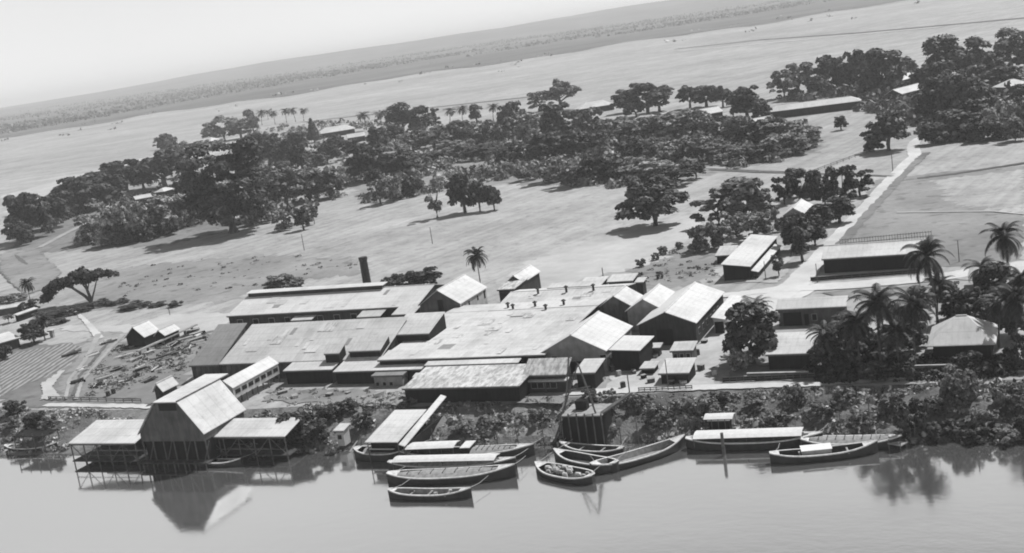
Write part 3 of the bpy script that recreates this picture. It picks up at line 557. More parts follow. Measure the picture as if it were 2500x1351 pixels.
boat_shed('white roofed slip shed standing over the covered boat at the bank', (890, 1080), (966, 1083), (975, 1012), 3.6, 5)
# timber crane on its dark cribwork
w = P((1372, 1083), .4); wb_ = P((1478, 1080), .4); L = (wb_[:2] - w[:2]) @ E1
cr = thing('river_dock', 'dark plank-sided loading dock on the bank below the timber derrick', 'dock', (w[0], w[1], 0), R_(-24))
zt = 4.6
MB().add([(0, 0, -1), (L, 0, -1), (L, 5, -1), (0, 5, -1), (.5, .5, zt), (L - .3, .5, zt), (L - .3, 5.5, zt), (.5, 5.5, zt)], [(0, 3, 2, 1), (4, 5, 6, 7), (0, 1, 5, 4), (1, 2, 6, 5), (2, 3, 7, 6), (3, 0, 4, 7)]).build('crib', 'wall_black', cr)
MB().box(.3, L, .3, 6, zt + .01, zt + .18).build('deck', 'timber_pale', cr)
MB().slab([(L - .3, .8, zt + .1), (L + 3.4, 5.5, zt + 1.9), (L + 2.8, 6.3, zt + 1.9), (L - .9, 1.6, zt + .1)], .25).build('ramp', 'timber', cr)
MB().slab([(-1.6, 0, .3), (-.2, 0, .3), (-.2, 4, 2.2), (-1.6, 4, 2.2)], 1.2).build('step', 'wall_black', cr)
posts(cr, [(x, .05, zt + .6) for x in np.linspace(.3, L, 6)], .12)
dr = thing('derrick_crane', 'timber tripod derrick standing on the dark loading dock', 'crane', tuple(np.append(place(E1, E2, w, L * .45, 2.5), zt + .15)), R_(-24))
top = (.2, .4, 7.6)
for q in [(-3.0, -1, 0), (2.6, -1.2, 0), (.8, 3, 0)]: MB().tube([q, top], [.17, .12], 6).build('leg', 'timber', dr)
MB().tube([(-2.6, -.6, .4), (-1.9, 2.2, 8.2)], .12, 6).build('jib', 'timber', dr); MB().tube([(-1.9, 2.2, 8.2), top], .04, 5).build('cable', 'metal', dr)
MB().tube([(1.4, 1.2, 3.6), (-1.6, -.6, 3.6)], .11, 6).build('crossbar', 'timber', dr)
MB().box(-1.2, .6, .3, 1.7, 0, 1.5).build('winch_house', 'wall_black', dr)
# slipway with rails
w = P((800, 1098), .2); sw = thing('slipway', 'inclined timber slipway rails beside the small white hut', 'slipway', (w[0], w[1], 0), R_(64 - 90 + 2))
for x in (0, 1.5, 3.2, 4.4): MB().tube([(x, -2, -.6), (x, 14, 4.3)], .14, 6).build('rail', 'timber_pale' if x in (1.5, 4.4) else 'timber', sw)
for k in range(9): MB().tube([(-.3, k * 1.5 - 1, k * .52 - .55), (4.7, k * 1.5 - 1, k * .52 - .55)], .1, 5).build('sleeper', 'timber', sw)
bld('small_hut', 'small white hut at the foot of the slipway', 'hut', (812, 1052), (845, 1047), 3.6, W=2.6, zC=4.0, z0=.8, roof='roof_bright', wall='wall_pale', front=[('window', .6, 1.3, 1.2, 1.9)])
stage('dark timber landing stage at the left edge below the bushes', (30, 1066), (105, 1066), 4, 3.4, 4, mat='wall_black')
stage('pale plank jetty running out beyond the long covered barge', (2110, 1072), (2200, 1088), 1.6, .9, 4, mat='timber_pale')
# ------------------------------------------------------------------ boats
def boat(name, label, p0, p1, beam, fb=.9, sheer=.7, mat='hull_dark', open_=True, cover=None, awn=None, thwarts=0, cargo=0, group=None, zr=.5, blunt=.35, rim=.22, cabin=None, inner='deck_dark', cover_mat='deck'):
    """p0 stern, p1 bow (pixels at gunwale ends)"""
    beam *= 1.14; fb *= 1.2
    a = P(p0, zr)[:2]; b = P(p1, zr)[:2]; c = (a + b) / 2; L = np.linalg.norm(b - a); ang = math.atan2(*(b - a)[::-1])
    root = thing(name, label, 'boat', (c[0], c[1], 0), ang, group); n = 22
    st = []
    for i in range(n + 1):
        t = i / n; s = 2 * t - 1; e = abs(s) ** (2.6 if s > 0 else 3.6); hw = beam / 2 * (1 - e * (1 if s > 0 else 1 - blunt * .5)); hw = max(hw, .05)
        z = fb + sheer * abs(s) ** 2.4 * (1 if s > 0 else .7); st.append((s * L / 2, hw, z))
    V = []; Fh = []
    for x, hw, z in st: V += [(x, -hw, z), (x, -hw * .86, .1), (x, -hw * .4, -.35), (x, hw * .4, -.35), (x, hw * .86, .1), (x, hw, z)]
    for i in range(n):
        for k in range(5): q = i * 6 + k; Fh.append((q, q + 1, q + 7, q + 6))
    Fh += [(0, 5, 4, 3, 2, 1), tuple(n * 6 + k for k in range(6))]
    mesh_obj('hull', V, Fh, mat, root)
    # gunwale rim
    V = []; Fr = []
    for x, hw, z in st:
        iw = max(hw - rim, .02); V += [(x, -hw - .04, z - .1), (x, -hw - .04, z + .06), (x, -iw, z + .06), (x, -iw, z - .1), (x, iw, z - .1), (x, iw, z + .06), (x, hw + .04, z + .06), (x, hw + .04, z - .1)]
    for i in range(n):
        for k in (0, 1, 2, 4, 5, 6): q = i * 8 + k; Fr.append((q, q + 8, q + 9, q + 1))
    mesh_obj('gunwale', V, Fr, 'gunwale', root)
    # inside
    V = []; Fi = []
    for x, hw, z in st: iw = max(hw - rim, .02); V += [(x, -iw, z - .02), (x, -iw * .8, .15), (x, iw * .8, .15), (x, iw, z - .02)]
    for i in range(n):
        for k in range(3): q = i * 4 + k; Fi.append((q, q + 4, q + 5, q + 1))
    mesh_obj('inner_hull', V, Fi, inner, root)
    def deckpart(i0, i1, nm, mt, dz=-.02):
        V = []; Fd = []
        for x, hw, z in st[i0:i1 + 1]: V += [(x, -hw + .02, z + dz), (x, hw - .02, z + dz)]
        for i in range(i1 - i0): q = 2 * i; Fd.append((q, q + 1, q + 3, q + 2))
        mesh_obj(nm, V, Fd, mt, root)
    deckpart(n - 3, n, 'foredeck', 'gunwale', .03); deckpart(0, 2, 'stern_deck', 'gunwale', .03)
    for k in range(thwarts):
        x = -L * .33 + L * .66 * (k + .5) / thwarts; hw = beam / 2 * .97; MB().box(x - .13, x + .13, -hw + .1, hw - .1, fb - .22, fb - .14).build('thwart', 'deck', root)
    if cover:
        x0, x1 = cover; V = []; Fd = []; m_ = 14
        for i in range(m_ + 1):
            x = (x0 + (x1 - x0) * i / m_) * L / 2; hw = np.interp(x, [s_[0] for s_ in st], [s_[1] for s_ in st]) - rim - .05; z = fb + .05
            V += [(x, -hw, z), (x, -hw * .5, z + .32), (x, 0, z + .42), (x, hw * .5, z + .32), (x, hw, z)]
        for i in range(m_):
            for k in range(4): q = i * 5 + k; Fd.append((q, q + 5, q + 6, q + 1))
        mesh_obj('hatch_cover', V, Fd, cover_mat, root)
        for i in range(1, 9):
            x = (x0 + (x1 - x0) * i / 9) * L / 2; hw = np.interp(x, [s_[0] for s_ in st], [s_[1] for s_ in st]) - rim - .05
            MB().box(x - .05, x + .05, -hw * .5, hw * .5, fb + .36, fb + .5).build('hatch_batten', 'deck_dark', root)
    if awn:
        x0, x1, z, wf = awn; x0 *= L / 2; x1 *= L / 2; hw = beam / 2 * wf
        MB().prism([(-hw, z), (-hw * .5, z + .22), (0, z + .3), (hw * .5, z + .22), (hw, z), (hw, z - .06), (0, z + .2), (-hw, z - .06)], 'x', x0, x1).build('awning', 'tarp', root)
        for i in range(5):
            for sg in (-1, 1):
                x = x0 + .15 + (x1 - x0 - .3) * i / 4; MB().box(x - .04, x + .04, sg * hw * .95 - .04, sg * hw * .95 + .04, fb * .5, z - .03).build('awning_post', 'timber', root)
    if cabin:
        x0, x1, z = cabin; hw = beam / 2 * .7; MB().box(x0 * L / 2, x1 * L / 2, -hw, hw, fb * .6, z).build('cabin', 'wall_black', root)
        MB().box(x0 * L / 2 - .15, x1 * L / 2 + .15, -hw - .15, hw + .15, z + .003, z + .1).build('cabin_roof', 'tarp', root)
    for k in range(cargo):
        x = random.uniform(-.36, .34) * L; y = random.uniform(-.3, .3) * beam; s_ = random.uniform(.22, .36)
        MB().tube([(x - s_, y, .3 + s_), (x - s_ * .4, y, .3 + s_ * 2.1), (x + s_ * .7, y + .05, .3 + s_ * 2), (x + s_, y, .3 + s_)], [s_ * .5, s_ * .9, s_ * .9, s_ * .4], 6).build('sack', random.choice(['cargo', 'gunwale', 'deck_dark']), root)
    for x_, y_ in ((L * .46, 5), (-L * .46, 4)):
        k_ = 1 if (math.cos(ang) > 0) else -1
        MB().tube([(x_, 0, fb + .5), (x_ + .8, y_ * .5 * k_, fb + .35), (x_ + 1.2, y_ * k_, 1.3)], .045, 4).build('mooring_rope', 'timber_pale', root)
    PLOG.append(f'{name} L={L:.1f} ang={math.degrees(ang):.0f} {label[:30]}')
    return root
boat('open_boat', 'open boat with pale rim moored at the left edge', (14, 1098), (142, 1094), 2.2, .8, .7, thwarts=4, cargo=4)
boat('open_boat', 'small dark open boat moored under the right boathouse wing', (466, 1128), (590, 1130), 1.9, .6, .6, thwarts=3)
boat('rowing_boat', 'pale rowing boat half out of view at the far left bank', (-40, 1085), (26, 1072), 1.8, .7, .5, thwarts=2)
boat('launch', 'dark hulled launch lying under the slip shed', (868, 1112), (1010, 1112), 3.2, 1.1, .8, cover=(-.6, .5), cabin=(-.3, .5, 2.0))
boat('lighter', 'farthest of the three covered lighters, bow against the bank', (978, 1116), (1306, 1104), 3.6, .9, .8, cover=(0.1, .82), awn=(-.85, -.12, 2.3, .8), cabin=(-.02, .1, 2.1))
boat('lighter', 'lighter with a full length white awning between two others', (950, 1142), (1262, 1136), 3.0, .9, .7, cover=(-.85, .8), awn=(-.88, .72, 1.9, .85))
boat('lighter', 'nearest covered lighter with grey hatch boards', (948, 1172), (1260, 1156), 3.6, .9, .9, cover=(-.85, .84))
boat('open_boat', 'open wooden boat alongside the nearest covered lighter', (950, 1207), (1152, 1207), 2.4, .7, .7, thwarts=3, cargo=3, inner='deck')
boat('cargo_boat', 'broad open boat filled with sacks, nearest the viewer', (1450, 1172), (1308, 1142), 3.6, .7, .6, cargo=34, inner='deck_dark')
boat('open_boat', 'empty open boat beside the sack-laden boat', (1510, 1143), (1354, 1113), 3.0, .8, .7, thwarts=0)
boat('open_boat', 'empty open boat below the dark loading dock', (1524, 1105), (1368, 1094), 2.4, .7, .7, thwarts=2)
boat('long_boat', 'long slender open boat angled out from the bank', (1444, 1150), (1674, 1082), 3.4, .8, .9, thwarts=0, inner='deck')
boat('covered_barge', 'long barge with a flat white awning moored along the bank', (1676, 1086), (2010, 1076), 3.6, 1.0, .6, awn=(-.86, .72, 2.0, .9), cover=(-.9, .8), cover_mat='deck_dark')
boat('launch', 'small launch with a white cabin roof behind the long white barge', (1712, 1062), (1812, 1060), 2.4, .9, .5, awn=(-.7, .7, 3.4, 1.0), cabin=(-.5, .5, 3.0))
boat('lighter', 'lighter lying behind the boat with the white box', (1955, 1086), (2204, 1082), 3.2, .9, .6, cover=(-.8, .75))
ob = boat('open_boat', 'open boat carrying a white box, moored beside the long white barge', (1880, 1122), (2144, 1096), 2.8, .8, .8, thwarts=3)
w = P((1993, 1104), .9); bx = thing('deck_box', 'white box lying across the open boat', 'box', (w[0], w[1], .75), R_(-8)); MB().box(-2, 2, -.9, .9, 0, .75).build('body', 'timber_pale', bx); MB().slab([(-2.1, -1, .82), (2.1, -1, .82), (2.1, 1, .95), (-2.1, 1, .95)], .06).build('lid', 'white_paint', bx)
# mooring poles
def pole(label, px, h, r=.1, z=0., name='mooring_pole', cat='pole', group=None, lean=0, mat='timber'):
    w = P(px, z); o = bpy.data.objects.new(name, None)
    m_ = MB().tube([(0, 0, -1.2 if z < 1 else 0), (lean, 0, h)], [r, r * .8], 7)
    o = m_.build(name, mat); o.location = (w[0], w[1], z); return tag(o, label, cat, group)
for x, y, h_, l_ in [(885, 1100, 2.6, .1), (960, 1090, 2.5, 0), (1060, 1096, 3.4, .1), (1163, 1094, 3.6, -.2), (1216, 1090, 2.6, 0), (1268, 1092, 4.4, -.2), (1330, 1092, 3, 0), (1518, 1088, 3.4, 0), (1560, 1086, 4.6, 0), (1632, 1080, 2.8, .1), (1713, 1072, 2.6, 0), (1812, 1068, 2.4, 0), (1900, 1068, 2.8, 0), (2055, 1066, 3.4, 0), (2128, 1072, 5.4, 0), (2232, 1082, 3, .3), (2388, 1074, 4.8, -.1)]:
    pole('thin timber mooring pole standing at the water edge of the bank', (x, y), h_, .09, 0, group='thin mooring poles along the bank', lean=l_)
pole('stout pale-capped mooring post in front of the long white barge', (1768, 1112), 3.4, .28, 0, name='mooring_post', cat='post', mat='timber')
pole('tall pole behind the second mill bay', (1478, 716), 5.8, .13, GZ, 'utility_pole')
pole('pole at the edge of the yard above the dock', (1538, 966), 3.6, .11, GZ, 'utility_pole')
pole('pole beside the square white hut', (1632, 945), 4.6, .09, GZ, 'utility_pole')
pole('thin pole in the field above the long white range', (743, 612), 5.4, .12, GZ, 'utility_pole')
pole('thin pole in the field right of centre', (1056, 596), 5.2, .12, GZ, 'utility_pole')
pole('pole beside the road where the path crosses', (2180, 418), 5.2, .14, GZ, 'utility_pole')
pole('pole on the left of the road junction', (1870, 685), 4.2, .1, GZ, 'utility_pole')
pole('pole in front of the long open shed', (1996, 690), 4.0, .1, GZ, 'utility_pole')
pole('pole at the side road before the palms', (2342, 640), 4.6, .1, GZ, 'utility_pole')
pole('pole by the bright yard left of the long white range', (415, 770), 3.2, .1, GZ, 'utility_pole')
# fence before the open shed and low palisade behind it
def fence(label, A, B, h, zA=GZ, n=14, mat='timber', boards=True):
    a = P(A, zA); b = P(B, zA); d = (b - a)[:2]; L = np.linalg.norm(d); t = thing('fence', label, 'fence', (a[0], a[1], zA), math.atan2(d[1], d[0]))
    for i in range(n): x = L * i / (n - 1); MB().box(x - .06, x + .06, -.05, .05, 0, h).build('post', mat, t)
    for z in (h * .45, h * .85): MB().box(0, L, .055, .1, z - .08, z + .08).build('rail', mat, t)
    if boards: MB().box(.02, L - .02, .102, .13, .05, h * .9).build('boards', 'wall_black', t)
fence('low dark fence along the side road before the open shed', (1980, 688), (2245, 668), 1.0)
fence('dark hedge-like fence along the riverside path on the right', (1765, 934), (1990, 924), .9)
fence('dark fence along the riverside below the palms', (2000, 925), (2330, 905), .8)
fence('wire fence along the ploughed ground behind the path', (120, 978), (345, 984), .9, n=12, boards=False)
fence('dotted post fence along the riverside path by the huts', (1560, 958), (1690, 952), .8, n=10, boards=False)
fence('pale stake palisade behind the long open shed', (2052, 606), (2275, 586), 2.2, n=34, mat='timber_pale', boards=False)
fence('field fence beside the crossing path', (1900, 455), (2130, 370), 1.2, n=16, boards=False)
# timber stacks in the scrub yard
spots = [(175, 868), (205, 905), (248, 905), (265, 838), (300, 872), (330, 880), (365, 862), (395, 880), (428, 845), (452, 828), (470, 812), (420, 870), (345, 905), (255, 925), (300, 935), (310, 850), (480, 835), (440, 862)]
wh = ['by the ploughed field corner', 'beside the curving tracks', 'left in the middle of the scrub yard', 'in front of the black-fronted sheds', 'near the left of the scrub yard', 'just right of the scrub yard middle', 'below the black-fronted sheds', 'in the thick of the scrub yard', 'at the top right of the scrub yard', 'under the bright yard edge', 'at the upper end of the scrub yard', 'right of the scrub yard centre', 'at the lower edge of the scrub yard', 'beside the curving tracks, lower one', 'above the riverside path', 'close below the left black-fronted shed', 'at the right border of the scrub yard', 'beside the grey roofed hall']
for (x, y), wq in zip(spots, wh):
    w = P((x, y)); t = thing('timber_stack', 'heap of timber and scrap ' + wq, 'timber stack', (w[0], w[1], GZ), R_(random.uniform(20, 60)))
    for k in range(random.randint(4, 7)):
        L = random.uniform(1.5, 5); y0 = random.uniform(-1, 1); z_ = .15 + (k // 3) * .3; an = random.uniform(-.5, .5)
        MB().tube([(-L / 2, y0 - an, z_), (L / 2, y0 + an, z_ + random.uniform(-.05, .3))], random.uniform(.12, .26), 6).build('log', random.choice(['timber', 'timber_pale', 'bark', 'gunwale', 'wall_black']), t)
for x, y, lb in [(285, 905, 'pale plank pile left of the scrub yard centre'), (320, 925, 'dark scrap pile near the bottom of the scrub yard'), (380, 905, 'scrap pile low in the scrub yard, below the chute'), (400, 850, 'pile beside the chute in the scrub yard'), (458, 850, 'pile at the right of the scrub yard near the hall'), (225, 870, 'short log pile by the curving tracks'), (190, 935, 'little log pile at the foot of the curving tracks'), (488, 818, 'pile at the top right corner of the scrub yard'), (365, 930, 'scattered boards above the small gabled shed'), (240, 945, 'boards beside the riverside path fence')]:
    w = P((x, y)); t = thing('timber_stack', lb, 'timber stack', (w[0], w[1], GZ), R_(random.uniform(10, 70)))
    for k in range(random.randint(4, 8)):
        L = random.uniform(1, 3.5); y0 = random.uniform(-1.2, 1.2); an = random.uniform(-.8, .8)
        MB().tube([(-L / 2, y0 - an, .15), (L / 2, y0 + an, .2 + random.uniform(0, .5))], random.uniform(.12, .3), 6).build('log', random.choice(['timber', 'gunwale', 'wall_black', 'timber_pale', 'wall_black']), t)
w = P((338, 872)); t = thing('flume', 'long raised timber chute running up beside the scrub yard', 'chute', (w[0], w[1], GZ), 0)
e = P((482, 806)); d = (e - w)[:2]; t.rotation_euler = (0, 0, math.atan2(d[1], d[0])); L = np.linalg.norm(d)
MB().box(0, L, -.4, .4, 1.2, 1.5).build('trough', 'timber_pale', t)
for k in range(8): x = L * (k + .3) / 8; MB().box(x - .1, x + .1, -.3, .3, 0, 1.195).build('support', 'timber', t)
def crate(lb, px, sx, sy, sz, rz, mat, grp=None):
    w = P(px); t = thing('crate', lb, 'crate', (w[0], w[1], GZ), rz, grp)
    MB().box(-sx / 2, sx / 2, -sy / 2, sy / 2, .02, sz).build('box', mat, t); MB().box(-sx / 2 - .04, sx / 2 + .04, -sy / 2 - .04, sy / 2 + .04, sz + .003, sz + .07).build('lid', 'timber_pale', t)
for x, y in [(1500, 905), (1512, 918), (1532, 896), (1548, 912), (1572, 925), (1590, 935), (1640, 940), (1668, 938), (1600, 872), (1560, 868), (1720, 838), (1712, 905), (1745, 915), (1455, 940), (1470, 930)]:
    crate('small wooden crate or stack left in the yard between the huts and the river', (x, y), random.uniform(.6, 1.5), random.uniform(.6, 1.2), random.uniform(.4, 1.0), random.uniform(0, 3), random.choice(['timber', 'cargo', 'wall_mid', 'wall_black']), 'crates scattered in the yard')
for x, y in [(690, 962), (720, 972), (765, 958), (805, 968), (850, 962), (888, 974), (925, 968), (960, 978), (1100, 976), (1180, 972)]:
    crate('weathered crate or scrap heap on the grass between the mill and the bank', (x, y), random.uniform(.6, 2), random.uniform(.5, 1.2), random.uniform(.3, .7), random.uniform(0, 3), random.choice(['timber', 'cargo', 'gunwale', 'wall_black']), 'scrap on the grass before the mill')
# little dark objects by the path
for x, y, lb in [(265, 968, 'left of two small dark drums on the riverside path'), (278, 962, 'right of two small dark drums on the riverside path'), (1522, 948, 'dark drum lying in the yard above the dock'), (1703, 868, 'dark drum standing beside the lane hut')]:
    w = P((x, y)); o = thing('oil_drum', lb, 'drum', (w[0], w[1], GZ), .3); MB().tube([(0, 0, 0), (0, 0, .05), (0, 0, 1.0), (0, 0, 1.05)], [.42, .45, .45, .42], 12).build('body', 'metal', o); MB().tube([(0, 0, .5), (0, 0, .56)], .48, 12).build('hoop', 'timber', o)
# ------------------------------------------------------------------ trees
def crownpts(lobes, n, shell=.55):
    """points in the outer part of a set of ellipsoid lobes, with their outward directions"""
    vol = np.array([l[3] * l[4] for l in lobes]); vol = vol / vol.sum(); Cs = []; Ns = []
    for l, k in zip(lobes, rng.multinomial(n, vol)):
        d = rng.normal(0, 1, (k, 3)); d /= np.linalg.norm(d, axis=1)[:, None]; d[:, 2] = np.where(d[:, 2] < -.35, -d[:, 2] * .6, d[:, 2])
        r = shell + (1.04 - shell) * rng.random((k, 1)) ** .6; Cs.append(np.array(l[:3]) + d * r * np.array([l[3], l[3], l[4]])); Ns.append(d)
    return np.vstack(Cs), np.vstack(Ns)
def make_kind(kind, seed):
    """unit tree: 10 m tall, crown about 10 m wide. returns (crown quads, trunk MB)"""
    st = np.random.default_rng(seed); lobes = []; tb = MB(); n = 2600; S = .34
    def scatter(m, rx, z0, z1, r0, r1, flat=.8, edge=0.3):
        for _ in range(m):
            an = st.uniform(0, 2 * math.pi); rr = rx * math.sqrt(st.uniform(edge, 1)); z = st.uniform(z0, z1); r = st.uniform(r0, r1); lobes.append((rr * math.cos(an), rr * math.sin(an), z, r, r * flat))
    if kind == 'round':
        scatter(26, 3.2, 2.2, 6.4, .8, 1.4, .9, .3); scatter(12, 2.2, 6.2, 8.6, .8, 1.3, .85, 0); lobes.append((0, 0, 4.8, 2.6, 2.6)); th = 3; br = 6; n = 3600; S = .42
    elif kind == 'wide':
        scatter(30, 4.1, 2.4, 6.2, .8, 1.4, .8, .3); scatter(15, 2.9, 6.0, 8.5, .8, 1.3, .75, 0); lobes.append((0, 0, 5, 2.9, 2.2)); th = 3; br = 8; n = 4200; S = .42
    elif kind == 'rain':
        scatter(28, 4.3, 4.0, 7.0, .8, 1.4, .6, .15); scatter(15, 3.0, 7.0, 9.0, .8, 1.4, .5, 0); th = 4; br = 9; n = 3800; S = .38
    elif kind == 'giant':
        scatter(46, 4.4, 1.9, 6.6, .8, 1.35, .75, .1); scatter(24, 3.3, 6.6, 9.3, .8, 1.3, .6, 0); th = 4; br = 10; n = 14000; S = .2
    elif kind == 'cone':
        for i in range(9): lobes.append((st.uniform(-.15, .15), st.uniform(-.15, .15), 1.4 + i * .95, 3.0 * (1 - i / 9.5), .9)); th = 2; br = 0
    elif kind == 'vase':
        for i in range(12):
            z = st.uniform(2.2, 9); r = .8 + (z - 2) * .48; an = st.uniform(0, 6.28); rr = r * math.sqrt(st.random()); lobes.append((rr * math.cos(an), rr * math.sin(an), z, 1.3, 1.2)); th = 4; br = 5
    elif kind == 'oval':
        scatter(12, 2.0, 2.8, 8.4, 1.3, 2.0, .9, 0); th = 3; br = 4
    elif kind == 'bush':
        scatter(36, 3.9, .6, 6.4, .8, 1.5, .9, 0); th = 1.2; br = 4; n = 3400; S = .4
    elif kind == 'loose':
        scatter(32, 3.9, 1.8, 8.6, .7, 1.2, .8, .05); th = 3.5; br = 9; n = 3200; S = .4
    Cc, Nn = crownpts(lobes, n, .5)
    Qd = leafquads(Cc, Nn + np.array([0, 0, .5]), S * rng.uniform(.55, 1.3, len(Cc)))
    rt_ = .38 if kind not in ('giant', 'bush') else (.5 if kind == 'giant' else .2)
    if kind == 'cone': rt_ = .25
    pts = [(0, 0, -.4), (st.uniform(-.15, .15), st.uniform(-.15, .15), th * .5), (st.uniform(-.3, .3), st.uniform(-.3, .3), th)]
    tb.tube(pts, [rt_ * 1.35, rt_, rt_ * .75], 8)
    if kind == 'cone': tb.tube([pts[-1], (0, 0, 8)], [.18, .05], 6)
    for k in range(br):
        l = lobes[k % len(lobes)]; m_ = ((pts[-1][0] + l[0]) / 2, (pts[-1][1] + l[1]) / 2, (th * .9 + l[2]) / 2 - .2)
        tb.tube([(pts[1][0] if k % 2 else pts[2][0], pts[1][1] if k % 2 else pts[2][1], th * (.72 if k % 2 else .97)), m_, (l[0], l[1], l[2])], [rt_ * .5, rt_ * .34, .06], 5)
    return Qd, tb
def palm_mesh(seed, Hh=9.0, fl=4.3, nf=36, lean=.8):
    st = np.random.default_rng(seed); tb = MB(); an = st.uniform(0, 6.28); lx, ly = lean * math.cos(an), lean * math.sin(an)
    pts = [(lx * t * t, ly * t * t, -.3 + (Hh + .3) * t) for t in np.linspace(0, 1, 7)]; tb.tube(pts, [.26, .2, .17, .15, .14, .13, .16], 7)
    top = np.array(pts[-1]); Q_ = []
    for k in range(nf):
        a = 2 * math.pi * (k * .381966) + st.uniform(-.2, .2); el = R_(st.uniform(-28, 80)) if k > 3 else R_(st.uniform(55, 80)); L = fl * st.uniform(.8, 1.1)
        d = np.array([math.cos(a), math.sin(a), 0]); side = np.array([-math.sin(a), math.cos(a), 0]); p = top.copy(); e = el; m_ = 15; prev = p.copy()
        for j in range(m_):
            t = j / m_; e -= R_(3.6) * (1 + 1.6 * t); stp = d * math.cos(e) + np.array([0, 0, math.sin(e)]); q = p + stp * L / m_
            wid = .74 * math.sin(math.pi * min(1, .12 + t * .92)) ** .7 + .08
            for sg in (-1, 1):
                tip = (p + q) / 2 + side * sg * wid * .8 + stp * .4 - np.array([0, 0, .42 * wid]); wv_ = stp * (L / m_ * .75)
                Q_.append([p, p + wv_ * 1.6, tip + wv_ * .3, tip - wv_ * .2])
            p = q
    for k in range(5):      # nuts and old sheath
        a = st.uniform(0, 6.28); c = top + np.array([math.cos(a) * .3, math.sin(a) * .3, -.3]); tb.tube([c - [0, 0, .16], c, c + [0, 0, .16]], [.05, .17, .05], 5)
    return np.array(Q_), tb
LEAFMESH = {}
def proto(kind, var, mat):
    key = (kind, var, mat)
    if key not in LEAFMESH:
        if (kind, var) not in LEAFMESH:
            if kind == 'palm': Qd, tb = palm_mesh(40 + var)
            else: Qd, tb = make_kind(kind, 100 + var * 7 + sum(map(ord, kind)))
            LEAFMESH[(kind, var)] = (Qd, tb)
        Qd, tb = LEAFMESH[(kind, var)]
        o1 = quads('crown', Qd, mat); o2 = tb.build('trunk', 'bark')
        LEAFMESH[key] = (o1.data, o2.data); bpy.data.objects.remove(o1); bpy.data.objects.remove(o2)
    return LEAFMESH[key]
def tree(name, label, cat, x, y, wpx, hpx, kind, mat='leaf', var=None, group=None, z=GZ, lean=None):
    w = P((x, y), z); s = ppm(w); W = wpx / s; Hh = hpx / s / .985
    var = random.randint(0, 2) if var is None else var
    c, t = proto(kind, var, mat)
    wid = {'cone': 6.0, 'vase': 7.5, 'oval': 6.6, 'round': 8.6, 'wide': 10, 'rain': 10.5, 'giant': 10.2, 'bush': 9.6, 'loose': 9.6, 'palm': 7.2}[kind]; hei = {'palm': 11.5, 'giant': 9.6, 'bush': 7.6}.get(kind, 9.4)
    sx = W / wid; sz = Hh / hei
    o = thing(name, label, cat, (w[0], w[1], z), random.uniform(0, 6.28) if lean is None else lean, group, (sx, sx, sz))
    for nm, d in (('crown', c), ('trunk', t)):
        q = bpy.data.objects.new(nm, d); col.objects.link(q); q.parent = o
    return o
ORD = ['first', 'second', 'third', 'fourth', 'fifth', 'sixth', 'seventh', 'eighth', 'ninth', 'tenth', 'eleventh', 'twelfth', 'thirteenth', 'fourteenth', 'fifteenth', 'sixteenth', 'seventeenth', 'eighteenth', 'nineteenth', 'twentieth', 'twenty-first', 'twenty-second', 'twenty-third', 'twenty-fourth', 'twenty-fifth', 'twenty-sixth', 'twenty-seventh', 'twenty-eighth', 'twenty-ninth', 'thirtieth', 'thirty-first', 'thirty-second', 'thirty-third', 'thirty-fourth', 'thirty-fifth', 'thirty-sixth', 'thirty-seventh', 'thirty-eighth', 'thirty-ninth', 'fortieth']
def cluster(adj, where, items, mat, kinds, name='broadleaf_tree', noun='tree', jitter=0):
    items = sorted(items, key=lambda t: t[0]); one = len(items) == 1
    if 'mixed' in adj: items = [(it[0], it[1], it[2] * random.uniform(.8, 1.2), it[3] * random.uniform(.9, 1.25), it[4] if len(it) > 4 else kinds[k % len(kinds)], it[5] if len(it) > 5 else random.choice(['leaf_dark', 'leaf_dark', 'leaf', 'leaf', 'leaf_light', 'leaf_pale'])) for k, it in enumerate(items)]
    for k, it in enumerate(items):
        x, y, w_, h_ = it[:4]; kd = it[4] if len(it) > 4 else kinds[k % len(kinds)]; m_ = it[5] if len(it) > 5 else mat
        tree(name, f'{adj} {noun} {where}' + ('' if one else f', {ORD[k]} from the left'), noun if noun in ('tree', 'palm', 'bush') else 'tree', x, y, w_ * 1.2, h_ * 1.06, kd, m_, group=None if one else f'{noun}s {where}')
cluster('dark broadleaf', 'at the far left end of the wood', [(78, 585, 105, 112), (125, 558, 95, 82), (50, 600, 60, 60), (62, 520, 60, 46), (165, 500, 70, 48)], 'leaf_dark', ['wide', 'round'])
cluster('dark broadleaf', 'along the plain behind the left field', [(205, 518, 115, 86), (262, 505, 110, 78), (160, 492, 60, 40), (310, 468, 100, 74), (352, 462, 60, 55), (405, 458, 120, 90), (455, 430, 70, 60), (235, 470, 80, 50), (285, 445, 80, 46)], 'leaf_dark', ['round', 'wide', 'loose'])
cluster('pale bushy', 'in the light row before the left wood', [(232, 592, 80, 66, 'loose'), (298, 594, 85, 98), (340, 588, 80, 92), (385, 575, 95, 88), (432, 560, 80, 80), (470, 548, 60, 48, 'bush'), (262, 600, 60, 40, 'bush')], 'leaf_pale', ['bush', 'oval', 'bush'])
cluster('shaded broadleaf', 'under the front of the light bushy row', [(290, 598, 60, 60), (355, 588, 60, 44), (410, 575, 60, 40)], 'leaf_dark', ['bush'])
tree('rain_tree', 'giant spreading rain tree, the widest crown in the photograph', 'tree', 572, 568, 262, 212, 'giant', 'leaf_rain', 0)
cluster('large dark', 'on the left flank of the giant spreading tree', [(470, 520, 90, 120, 'loose'), (505, 535, 90, 100, 'loose')], 'leaf_dark', ['round'])
